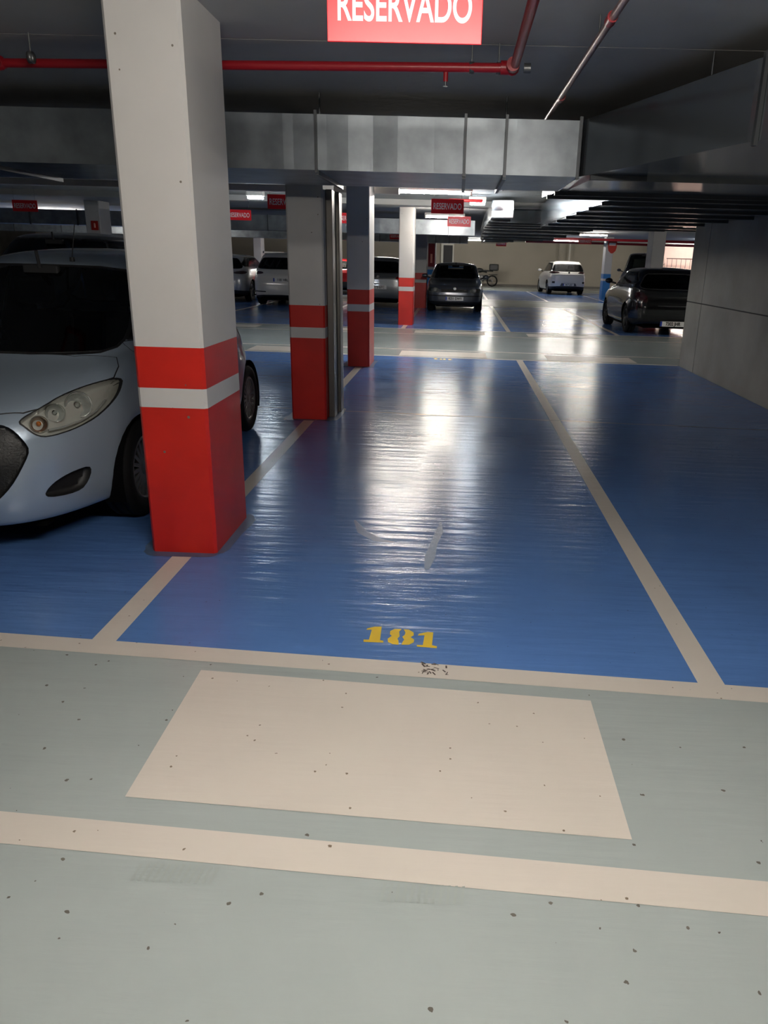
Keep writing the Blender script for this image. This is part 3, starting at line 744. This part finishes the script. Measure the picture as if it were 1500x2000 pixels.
# ------------------------------------------------------------------ ducts
GALVU=mat('galvanised_duct_smooth',(150,156,160),.16,metal=.85,bump=.05,bscale=1.2,bdist=.02)
GALV=mat('galvanised_duct',(152,158,162),.36,metal=.65,var=.22,vscale=5,bump=.12,bscale=3,bdist=.02)
FLG=mat('duct_flange',(88,90,92),.4,metal=.7)
Zb,Zt=2.06,2.41
def duct(label,loc,outline,creases=(),flanges=(),zb=Zb,zt=Zt,under=(),group=None,hang=(),gm=None,panels=False):
    """outline: plan polygon; creases/flanges: (p,q) plan segments on its faces; under: plan segments across its underside"""
    r=empty('ventilation_duct',(loc[0],loc[1],zb),0,label,'duct',group); L0=[(x-loc[0],y-loc[1]) for x,y in outline]
    MB().use(gm or GALV).prism(L0,0,zt-zb).build('duct_body',None,r)
    for p in flanges:
        b=MB().use(FLG); x,y=p[0]-loc[0],p[1]-loc[1]; b.box(x-.009,x+.009,y-.025,y+.01,-.02,zt-zb+.02); b.build('duct_flange',None,r)
    if panels:
        for (p,q),(p2,q2) in zip(under,under[1:]):
            d=max(.004,(p2[1]-p[1])*.024); a=max(p[0],p2[0])-loc[0]; c=min(q[0],q2[0])-loc[0]; y0=p[1]-loc[1]+.01; y1=p2[1]-loc[1]-.01
            if y1-y0<.1: continue
            MB().use(gm).add([(a,y0,.001),(c,y0,.001),(a,y0,-d),(c,y0,-d),(a,y1,.0),(c,y1,.0)],[(0,1,3,2),(2,3,5,4),(0,2,4),(1,5,3),(0,4,5,1)]).build('reflector_wedge',None,r)  # wedge added under the duct, tilted so it mirrors bright bands
    for p,q in under:
        b=MB().use(FLG); d=Vector((q[0]-p[0],q[1]-p[1])).normalized()*.012; px,py,qx,qy=p[0]-loc[0],p[1]-loc[1],q[0]-loc[0],q[1]-loc[1]
        vs=[(px-d.y,py+d.x),(px+d.y,py-d.x),(qx+d.y,qy-d.x),(qx-d.y,qy+d.x)]; b.prism(vs,-.03,.005); b.build('duct_flange',None,r)
    for x,y in hang:
        b=MB().use(FLG).cyl((x-loc[0],y-loc[1],zt-zb),(x-loc[0],y-loc[1],CEIL-zb),.006,n=6); b.build('hanger_rod',None,r)
    return r
# front duct across the bay: its face is folded into shallow panels
xs=[-12,-9.6,-8.4,-7.2,-6,-4.8,-3.4,-2.9,-2.4,-1.75,-1.48,-1.33,-1.24,-1.17,-1.01,-.94,-.79,-.62,-.45,-.2,0,.02,.17,.29,.36,.56,.70,.80]
random.seed(3)
fr=[];
for i,x in enumerate(xs): fr.append((x,5.75+(.003 if i%2 else -.001)+random.uniform(-.003,.003)))
d1=duct('long galvanised duct crossing above the bay with dented front panels',(-3,6.35),fr+[(.8,6.95),(-12,6.95)],flanges=[(x,5.74) for x in (-8.4,-4.8,-3.4,-1.01,.012,.29,.79)],
   under=[((x,5.75),(x,6.95)) for x in (-4.8,-3.4,-1.01,.012,.29)],hang=[(-4.8,5.9),(-1.01,5.9),(.29,5.9)])
dA=duct('wide galvanised duct filling the upper right between bay and side wall',(2.1,8),[(.806,5.74),(.98,5.2),(1.16,4.6),(1.34,4.02),(1.40,3.9),(2.4,3.9),(3.46,3.9),(3.46,13.8),(1.35,13.8),(1.35,7.6),(.74,7.6),(.806,6.97)],gm=GALVU,panels=True,
   under=[((.86,5.6),(3.46,5.75)),((.78,6.95),(3.46,6.95)),((.76,7.35),(3.44,7.35)),((1.36,8.0),(3.44,8.0)),((1.36,8.8),(3.44,8.8)),((1.36,9.7),(3.44,9.7)),((1.36,10.6),(3.44,10.6)),((1.36,11.6),(3.44,11.6)),((1.36,12.7),(3.44,12.7)),((1.36,13.8),(3.44,13.8))],
   flanges=[(1.36,3.98),(2.6,3.9)],hang=[(1.3,4.6),(3.2,4.6),(1.5,9),(3.2,9)])
dB=duct('galvanised duct continuing away over the far aisle with bright angled end',(2.4,17),[(.55,14.5),(.92,14.4),(.94,16.4),(1.5,16.4),(1.5,14.4),(5.6,14.4),(5.6,18.3),(3.05,18.8),(3.0,29.6),(2.0,30.9),(1.93,37.3),(.98,37.3),(.71,28.3),(.55,19.5)],  # notch in the front outline added to keep that stretch dark
   under=[((.56,15.3),(.93,15.3)),((1.5,15.3),(5.5,15.3)),((.56,16.6),(5.5,16.6)),((.56,17.6),(5.5,17.6)),((.56,18.8),(3.05,18.8)),((.57,20.5),(3.0,20.5)),((.62,23),(3.0,23)),((.68,26),(3.0,26)),((.75,29.5),(3.0,29.5)),((.9,33),(1.95,33))],hang=[(.8,18),(.9,23),(2.5,23),(1.5,33)],gm=GALVU,panels=True,zb=2.22,zt=2.5)
rowA=duct('galvanised duct row crossing the hall beyond the far aisle',(-5,20.5),[(-22,20.2),(-16,20.19),(-10,20.22),(-8,20.19),(-6,20.21),(-4.9,20.2),(-4,20.18),(-3,20.21),(-2,20.18),(-1,20.2),(-.4,20.19),(.36,20.2),(.36,21.0),(-22,21.0)],
   flanges=[(x,20.19) for x in (-12,-10.8,-9.6,-7.2,-6,-4.8,-3.6,-2.4,-1.2,-.3)])
rowB=duct('more distant galvanised duct row with bright ribbed sections',(-5,31),[(-25,30.2),(-12,30.19),(-10,30.21),(-8,30.19),(-5,30.2),(-2,30.18),(-1,30.21),(.3,30.2),(.3,31),(-25,31)],
   flanges=[(x,30.19) for x in (-18,-17.4,-16.8,-15,-12,-10.8,-10.2,-9.6,-9.2,-6,-3,-1.4,-.9,-.4,0)])
tr=empty('cable_tray',(-7,11.95,2.36),R(-.6),'long pale tray hung behind the front duct at left','cable tray')
MB().use(mat('tray_pale',(186,180,176),.4,metal=.3)).box(-7,6.1,-.06,.06,0,.09,b=.01).build('tray_body',None,tr)
for x in (-5,-2,1,4): MB().use(FLG).cyl((x,0,.09),(x,0,.21),.006,n=6).build('hanger_rod',None,tr)
bp_=empty('ceiling_beam',(-9,15.9,2.47),0,'dark downstand beam crossing the ceiling over the far aisle','beam'); MB().use(ceilm).box(-14,23,0,.3,0,.1).build('beam_body',None,bp_)

# ------------------------------------------------------------------ pipes
PR=mat('pipe_red',(150,24,34),.35,bump=.05,bscale=30); PB=mat('pipe_bare',(150,118,112),.35,metal=.4,var=.2,vscale=8)
p1=empty('sprinkler_pipe',(-1,4.58,2.45),0,'red sprinkler pipe crossing the ceiling and turning towards the camera','pipe')
lo=lambda x,y,z:(x+1,y-4.58,z-2.45)
MB().use(PR).tube([lo(-2.55,4.66,2.45),lo(.25,4.5,2.45),lo(.25,4.42,2.45),lo(.25,.2,2.45)],.023,n=16).build('pipe_run',None,p1)
MB().use(PR).tube([lo(-2.55,4.7,2.45),lo(-2.55,4.66,2.45),lo(-2.55,-1,2.45)],.024,n=16).build('pipe_run',None,p1)
for q in ((.24,4.5,2.45),(-2.55,4.66,2.45)):
    MB().use(PR).ball(lo(*q),.038).cyl(lo(q[0]-.06,q[1],q[2]),lo(q[0]-.02,q[1],q[2]),.034).cyl(lo(q[0],q[1]-.09,q[2]),lo(q[0],q[1]-.04,q[2]),.034).build('pipe_elbow',None,p1)
MB().use(mat('wire_grey')).cyl(lo(.30,4.5,2.45),lo(.335,4.5,2.45),.024).build('end_cap',None,p1)
for x in (-2.3,.03,.17):
    MB().use(mat('wire_grey')).cyl(lo(x,4.52,2.47),lo(x,4.52,2.566),.004,n=6).lathe([(.025,-.012),(.029,-.012),(.029,.012),(.025,.012)],c=lo(x,4.52,2.45)).build('pipe_clamp',None,p1)
MB().use(PR).cyl(lo(-.105,4.53,2.45),lo(-.105,4.53,2.385),.013).use(CHROME).cyl(lo(-.105,4.53,2.385),lo(-.105,4.53,2.365),.006).cyl(lo(-.105,4.53,2.366),lo(-.105,4.53,2.363),.014).build('sprinkler_head',None,p1)
p2=empty('conduit_pipe',(.6,4,2.47),0,'slim worn pipe running away under the ceiling right of the red one','pipe')
MB().use(PB).tube([(0.02,-3.5,0),(-.01,1.95,0),(-.012,8,0)],.017,n=14).build('pipe_run',None,p2)
for y in (-.3,1.35): MB().use(PR).cyl((0,y-.04,0),(0,y+.04,0),.023,n=14).build('pipe_coupling',None,p2)
MB().use(mat('wire_grey')).cyl((0,0,0),(0,0,.096),.004,n=6).build('pipe_clamp',None,p2)
p3=empty('hanging_fire_pipe',(-.2,13.6,2.42),0,'short red pipe section beside the lit tube lamp','pipe')
MB().use(PR).tube([(0,0,0),(.55,0,0)],.025).build('pipe_run',None,p3)
p4=empty('red_pipe',(4,33,2.4),0,'red pipes crossing the ceiling above the far right bays','pipe')
MB().use(PR).tube([(-1,0,0),(9,0,0)],.05).tube([(-1,4,-.05),(9,4,-.05)],.05).build('pipe_run',None,p4)

# ------------------------------------------------------------------ lamps
def emis(name,rgb,s):
    m=mat(name,rgb,.5,emit=s); return m
TUBE=emis('tube_glow',(255,249,240),TUBE_E); FLD=emis('bulkhead_glow',(225,240,255),FLD_E)
BODY=mat('lamp_body_white',(215,213,208),.5)
def tube_lamp(x,y,l,label,along='x',z=2.47):
    r=empty('hanging_tube_lamp',(x,y,z),0 if along=='x' else R(90),label,'lamp','ceiling tube lamps')
    MB().use(BODY).box(-l/2-.04,l/2+.04,-.05,.05,.03,.09,b=.008).build('lamp_body',None,r)
    for s in (-1,1): MB().use(BODY).box(s*(l/2+.02)-.015,s*(l/2+.02)+.015,-.025,.025,-.03,.035,b=.004).build('tube_holder',None,r)
    MB().use(TUBE).cyl((-l/2,0,-.002),(l/2,0,-.002),.014,n=10).build('glowing_tube',None,r)
    MB().use(BODY).cyl((-l/2+.2,0,.09),(-l/2+.2,0,CEIL-z),.006,n=6).build('lamp_rod',None,r)
    MB().use(BODY).cyl((l/2-.2,0,.09),(l/2-.2,0,CEIL-z),.006,n=6).build('lamp_rod',None,r)
    return r
for x,y,l,a,lb in LAMPS: tube_lamp(x,y,l,lb,a,2.32 if y<5 else (2.36 if 17<y<20 else 2.47))
def bulkhead(x,y,label,rz=0):
    r=empty('hanging_bulkhead_lamp',(x,y,2.43),rz,label,'lamp','bulkhead lamps')
    MB().use(BODY).box(-.15,.15,-.07,.07,.02,.1,b=.01).build('lamp_body',None,r)
    MB().use(FLD).box(-.13,.13,-.055,.055,-.03,.022,b=.012).build('lamp_diffuser',None,r)
    MB().use(BODY).cyl((0,0,.1),(0,0,CEIL-2.43),.008,n=6).build('lamp_rod',None,r)
bulkhead(-3.6,14.3,'bright bulkhead lamp left of the second column')
bulkhead(.28,14.25,'bright bulkhead lamp right of the far-end RESERVADO sign')
bulkhead(10.2,34.5,'small bright lamp beside the side wall corner')

# ------------------------------------------------------------------ vehicles
car(I10,(-2.57,3.40+3.585/2,0),0,'silver-blue small hatchback parked nose out behind the nearest column')
def lights_front(hx0,hx1,z0,z1,m=HOUS): return dict(name='headlight',view='front',m=m,poly=[(hx0,z0),(hx1-.03,z0+.02),(hx1,z0+.06),(hx1-.01,z1),(hx0+.03,z1-.02)],split=True,depth=.02,lens=CLEAR,sm=1)
CLG=glassmat('clear_car_glass',(215,222,220))
G=dict(L=3.95,H=1.42,rings=gen(3.95,1.68,1.40,.74,1.0,.92,1.62,3.25,3.72,1.0,n=5,hn=4.4),axles=(.78,3.22),wr=.30,ww=.19,spokes=7,rim=RIMD,paint=mat('paint_charcoal',(84,88,96),.3,metal=.5,coat=1),mirror=(.93,1.28,1.0),inter=(.25,1.0,1.7,.98,3.1),
 cuts=[lights_front(.42,.76,.555,.70),dict(name='grille',view='front',m=mat('grille_black'),poly=[(-.01,.57),(.39,.575),(.40,.66),(-.01,.665)],center=True,depth=.02,sm=0),
  dict(name='lower_intake',view='front',m=TRIM,poly=[(-.01,.10),(.74,.10),(.76,.31),(-.01,.32)],center=True,depth=.02,sm=0),
  dict(name='bumper_strip',view='front',m=TRIM,poly=[(-.01,.46),(.76,.46),(.78,.49),(-.01,.49)],center=True,sm=0),
  wscut(.80,.955,1.31,CLG),rwcut(.82,.98,1.30,CLG,ft=.70)]+side_glass(1.2,3.3,.98,1.31,.4,.2))
golf,_=car(G,(-.1,23.1+1.98,0),0,'dark charcoal hatchback facing the camera right of the slim column')
plate(golf,0,-1.985,.40,'8251 DWV')
for s in (-1,1):
    MB().use(HOUS).lathe([(.0,.03),(.05,.02),(.062,-.01),(.05,-.012)],c=(s*.57,-1.925,.635),axis='y',n=20).build('headlight_bowl',None,golf)
MB().use(CHROME).cyl((0,-1.93,.68),(0,-1.95,.675),.04).build('round_badge',None,golf)
# rear view cars
def rearcar(L,W,H,paint,gz0,gz1,tail,plz,extra=(),dark_bump=.38,glass=None,ptxt='',wr=.32,rim=RIMS,hn=4.0,side=True,fb=.82,ft=.68,rby=None,rbz=None,rry=None,wing=None,sp=5,belt=None,bumpm=None,wby=1.15,wbz=1.02):
    w=W/2
    r=gen(L,W,H,.80,wby,wbz,wby+.75,rry or L-.55,rby or L-.12,rbz or gz0-.04,belt,hn=hn)
    cuts=[rwcut(w,gz0,gz1,glass,fb=fb,ft=ft),dict(name='tail_lamp',view='rear',m=tail[0],poly=tail[1],split=True,sm=tail[2] if len(tail)>2 else 1)]
    cuts+=[dict(name='rear_bumper_skirt',view='rear',m=bumpm or TRIM,poly=[(-.01,.18),(w*.97,.18),(w*.99,dark_bump-.03),(w*.6,dark_bump),(-.01,dark_bump+.02)],center=True,sm=0)]
    cuts+=list(extra)+[wscut(w*.97,wbz+.02,H-.1),lights_front(w*.45,w*.93,.62,.76)]
    if side: cuts+=side_glass(wby+.2,L-.45,(belt or wbz+.03)+.02,H-.11,.42,.22)
    return dict(L=L,H=H,rings=r,axles=(.85,L-.85),wr=wr,ww=.21,spokes=sp,rim=rim,paint=paint,mirror=(w+.08,wby+.35,wbz+.08),inter=(.3,wby,wby+.75,wbz+.02,L-1.0),cuts=cuts)
WH=mat('paint_white',(214,212,206),.3,coat=1); BK=mat('paint_black',(16,16,19),.18,metal=.2,coat=1); GY=mat('paint_grey',(120,122,122),.3,metal=.6,coat=1)
SL=mat('paint_silver_white',(196,198,200),.26,metal=.35,coat=1); RD=mat('paint_red',(190,14,20),.3,coat=1); DV=mat('paint_dark_slate',(40,42,50),.28,metal=.4,coat=1)
S=rearcar(4.15,1.78,1.56,WH,1.08,1.40,(DTAIL,[(.44,.99),(.80,.97),(.86,1.0),(.84,1.08),(.60,1.075),(.46,1.04)]),.45,
  extra=[dict(name='fog_reflector',view='rear',m=TRIM,poly=[(.66,.53),(.78,.53),(.78,.62),(.66,.62)],split=True,sm=0),dict(name='plate_recess',view='rear',m=mat('recess_grey',(86,88,94),.6),poly=[(-.01,.41),(.40,.41),(.34,.54),(-.01,.54)],center=True,sm=0)],dark_bump=.40,glass=DGLASS,fb=.86,ft=.72)
suv,_=car(S,(5.12,38.3+2.05,0),math.pi+R(4),'white SUV seen from behind in the far right bays')
plate(suv,0,2.085,.47,'4417 LKD',1,white=(170,172,175)); MB().use(mat('grille_black')).cyl((0,2.04,1.02),(0,2.06,1.02),.045).build('tailgate_badge',None,suv)
MB().use(CHROME).box(-.62,-.58,-1,1.3,1.52,1.56,b=.01).build('roof_rail',None,suv); MB().use(CHROME).box(.58,.62,-1,1.3,1.52,1.56,b=.01).build('roof_rail',None,suv)
S=rearcar(4.0,1.74,1.45,BK,1.0,1.30,(DTAIL,[(.55,.70),(.78,.74),(.82,.88),(.74,.95),(.60,.86)]),.3,glass=DGLASS,fb=.84,ft=.66,rim=RIMD,hn=3.8,
  extra=[dict(name='tailgate_trim',view='rear',m=mat('chrome'),poly=[(-.01,.63),(.35,.64),(.35,.655),(-.01,.65)],center=True,sm=0)])
blk,_=car(S,(4.68,17.35+2.0,0),math.pi-R(-1),'black hatchback seen from behind beside the concrete wall corner')
plate(blk,0,2.01,.27,'7302 JHR',1,white=(150,150,150)); 
S=rearcar(4.35,1.80,1.46,SL,1.03,1.33,(DTAIL,[(.48,.88),(.80,.86),(.84,.93),(.72,.96),(.50,.93)]),.6,fb=.8,ft=.62,hn=3.4,wr=.33,rby=4.05)
maz,_=car(S,(-7.6,25.0+2.1,0),math.pi,'silver-white hatchback with dark tail lamps right of the nearest column')
plate(maz,0,2.19,.74,'2968 KVN',1)
S=rearcar(4.4,1.78,1.55,WH,1.08,1.38,(DTAIL,[(.50,.93),(.84,.90),(.88,.96),(.84,1.02),(.54,.99)]),.6,fb=.84,ft=.70,wr=.33,dark_bump=.32,extra=[dict(name='bumper_slot',view='rear',m=TRIM,poly=[(.45,.40),(.84,.41),(.85,.44),(.45,.43)],split=True,sm=0)])
wag,_=car(S,(-5.33,23.7+2.2,0),math.pi,'white estate car with roof rails left of the second column')
plate(wag,-.05,2.21,.76,'1181 HRL',1)
for s in (-1,1): MB().use(mat('wire_grey')).box(s*.62-.02,s*.62+.02,-1.2,1.6,1.51,1.57,b=.012).build('roof_rail',None,wag)
for i in range(3): # slanting dark bars on the rear glass
    MB().use(mat('grille_black')).add([(.5-.2*i,2.12,1.12),(.54-.2*i,2.12,1.12),(.44-.2*i,1.98,1.34),(.40-.2*i,1.98,1.34)],[(0,1,2,3)]).build('slant_bar',None,wag)
S=rearcar(4.2,1.74,1.50,GY,1.05,1.36,(TAIL,[(.52,.86),(.80,.88),(.84,1.0),(.72,.97),(.55,.93)]),.6,fb=.82,ft=.66,dark_bump=.30)
gry,_=car(S,(-2.45,24.2+2.1,0),math.pi,'grey hatchback seen from behind between third and slim columns')
MB().use(CHROME).cyl((0,2.10,.93),(0,2.12,.93),.04).build('tailgate_badge',None,gry); plate(gry,0,2.11,.62,'5590 GTC',1,white=(150,150,150))
S=rearcar(4.0,1.72,1.40,RD,1.0,1.28,(TAIL,[(.55,.76),(.78,.78),(.82,.9),(.60,.88)]),.6,dark_bump=.5)
red,_=car(S,(-5.0,32.2+2.0,0),math.pi,'bright red car glimpsed between second and third columns')
plate(red,0,2.01,.52,'0846 FBM',1)
S=rearcar(4.25,1.80,1.70,BK,1.15,1.53,(TAIL,[(.60,.9),(.82,.92),(.84,1.3),(.72,1.35),(.66,1.1)]),.6,fb=.86,ft=.78,wbz=1.08,wr=.33)
mpv,_=car(S,(-4.95,7.95+2.13,0),0,'tall black people carrier behind the silver-blue hatchback')
S=rearcar(4.0,1.85,2.0,DV,1.25,1.74,(TAIL,[(.62,.9),(.84,.92),(.86,1.3),(.74,1.35)]),.6,fb=.86,ft=.80,wbz=1.15,wr=.34,wby=1.1)
van,_=car(S,(8.35,36.5,0),R(-20),'dark slate van behind the black hatchback at far right')
# motorbike
mb=empty('motorcycle',(1.32,47.5,0),R(-100),'dark motorcycle with top box parked by the cream back wall','motorcycle')
MR=mat('tyre_rubber',(24,24,25)); MK=mat('bike_black',(26,28,28),.4)
for y in (-.68,.68):
    wv=MB().use(MR).lathe([(.25,-.05),(.3,-.05),(.325,-.02),(.325,.02),(.3,.05),(.25,.05)],c=(0,0,0),n=28).build('wheel',None,mb); wv.location=(0,y,.325)
    MB().use(mat('wire_grey')).lathe([(.25,-.03),(.24,0),(.25,.03)],n=28).cyl((-.05,0,0),(.05,0,0),.05).tube([(0,0,-.24),(0,0,.24)],.01).tube([(0,-.24,0),(0,.24,0)],.01).build('rim',None,wv)
MB().use(MK).tube([(0,-.68,.33),(0,-.42,.95),(0,0,.85),(0,.35,.8)],.035).tube([(0,.68,.33),(0,.1,.42),(0,-.2,.5),(0,-.42,.95)],.035).build('frame',None,mb)
MB().use(MK).ball((0,-.12,.9),1,(.15,.27,.14)).build('fuel_tank',None,mb)
MB().use(mat('grille_black')).box(-.13,.13,.1,.72,.84,.93,b=.035).build('seat',None,mb)
MB().use(mat('wire_grey')).box(-.16,.16,-.22,.18,.3,.65,b=.05).build('engine',None,mb)
MB().use(MK).box(-.24,.24,.5,1.02,.9,1.28,b=.06).build('top_box',None,mb)
MB().use(MK).tube([(-.36,-.4,1.05),(0,-.46,1.0),(.36,-.4,1.05)],.016).build('handlebar',None,mb)
MB().use(MK).ball((0,-.58,.92),1,(.1,.09,.11)).build('headlamp',None,mb)
MB().use(MK).box(-.06,.06,-1.0,-.4,.62,.66,b=.015).box(-.07,.07,.45,.98,.66,.7,b=.015).build('mudguard',None,mb)
# ramp railing
rl=empty('ramp_railing',(13.0,44.6,0),0,'thin dark railing before the bright pink ramp wall','railing')
MB().use(mat('railing_dark',(70,44,40),.5)).box(-1.6,2.6,-.02,.02,1.82,1.87).box(-1.6,2.6,-.02,.02,1.02,1.06).build('top_rail',None,rl)
for i in range(17): MB().use(mat('railing_dark')).box(-1.55+.25*i,-1.53+.25*i,-.01,.01,1.04,1.84).build('baluster',None,rl)
MB().use(pk).box(-1.8,2.8,-.1,.1,0,1.03).build('ramp_kerb',None,rl)

# ---- small extras on the near hatchback

X,Y=-2.57,0
hb=[o for o in bpy.data.objects if o.get('label','').startswith('silver-blue small')][0]
LO=lambda x,y,z:(x,y-3.585/2,z)
CR=mat('reflector_chrome',(232,232,228),.18,metal=.6)
AMB=mat('indicator_amber',(215,120,40),.25,coat=1)
for s in (-1,1):
    lamps=[o for o in children(hb) if o.name.startswith('headlight')]
    def bowl(nm,x,y,z,r,m,aim,parent=hb):
        b=MB().use(m); b.lathe([(r,0),(r*1.0,.004),(r*.86,.012),(r*.55,.034),(r*.2,.045),(0,.047)],axis='y',n=28)
        b.use(CR).lathe([(r*1.05,-.002),(r*1.08,.006),(r*.98,.004)],axis='y',n=28)
        b.use(CLEAR).ball((0,.02,0),r*.3,n=12)
        o=b.build(nm,None,parent); o.location=LO(s*x,y,z); o.rotation_euler=(0,0,s*R(aim)); return o
    bowl('headlight_bowl',.622,.478,.728,.064,CR,40)
    bowl('headlight_bowl',.562,.35,.708,.044,CR,36)
    o=bowl('indicator_bowl',.522,.258,.668,.040,mat('indicator_silver',(190,170,150),.2,metal=.8),34)
    MB().use(AMB).ball((0,.018,0),.013,n=10).build('indicator_bulb',None,o)
    MB().use(CR).tube([LO(s*.555,.275,.636),LO(s*.60,.34,.640),LO(s*.645,.44,.655),LO(s*.68,.54,.685),LO(s*.695,.63,.73)],.006,n=8).build('headlight_trim',None,hb)
    MB().use(CLEAR).ball(LO(s*.798,.93,.66),1,(.006,.022,.012)).build('side_indicator',None,hb)
def gy(x,z): return .035+.55*x*x+(.05 if z>.63 else .02)
MB().use(mat('chrome')).tube([LO(x/20,gy(x/20,.65),.66) for x in range(-8,9)],.008,n=8).build('grille_bar',None,hb)
for z in (.60,.54,.36,.42): MB().use(mat('grille_black')).tube([LO(x/20,gy(x/20,z)+.01,z) for x in range(-8,9)],.006,n=6).build('grille_slat',None,hb)
MB().use(TRIM).cyl(LO(.13,1.60,1.42),LO(.13,1.60,1.445),.016).cyl(LO(.13,1.60,1.44),LO(.14,1.66,1.64),.003,n=6).build('aerial',None,hb)
plate(hb,0,-3.585/2+.02,.47,'3907 GFW')
# ------------------------------------------------------------------ camera and view
w=bpy.data.worlds.new('world'); scene.world=w; w.use_nodes=True; w.node_tree.nodes['Background'].inputs[0].default_value=(.05,.055,.06,1); w.node_tree.nodes['Background'].inputs[1].default_value=.3
cd=bpy.data.cameras.new('camera'); cam=bpy.data.objects.new('camera',cd); COL.objects.link(cam); scene.camera=cam
F_=1490.; pitch=R(18.38); roll=.0286; yaw=R(1.2)
cd.sensor_fit='VERTICAL'; cd.sensor_height=24; cd.sensor_width=18; cd.lens=F_*24/2000; cd.shift_x=-100/2000; cd.clip_start=.05; cd.clip_end=200
fw=Vector((-math.sin(yaw)*math.cos(pitch),math.cos(yaw)*math.cos(pitch),-math.sin(pitch)))
rt=Vector((math.cos(yaw),math.sin(yaw),0)); up=rt.cross(fw)
rt,up=rt*math.cos(roll)+up*math.sin(roll),up*math.cos(roll)-rt*math.sin(roll)
M=Matrix((rt,up,-fw)).transposed().to_4x4(); M.translation=(0,0,1.5); cam.matrix_world=M
vs=scene.view_settings; vs.view_transform='Standard'; vs.look='None'; vs.gamma=1; vs.use_curve_mapping=False; vs.exposure=EXPO
scene.display_settings.display_device='sRGB'
cy=scene.cycles; cy.use_denoising=True; cy.max_bounces=7; cy.diffuse_bounces=4; cy.glossy_bounces=3; cy.use_adaptive_sampling=True; cy.adaptive_threshold=.03; cy.transparent_max_bounces=8; cy.sample_clamp_indirect=6; cy.caustics_reflective=False; cy.caustics_refractive=False
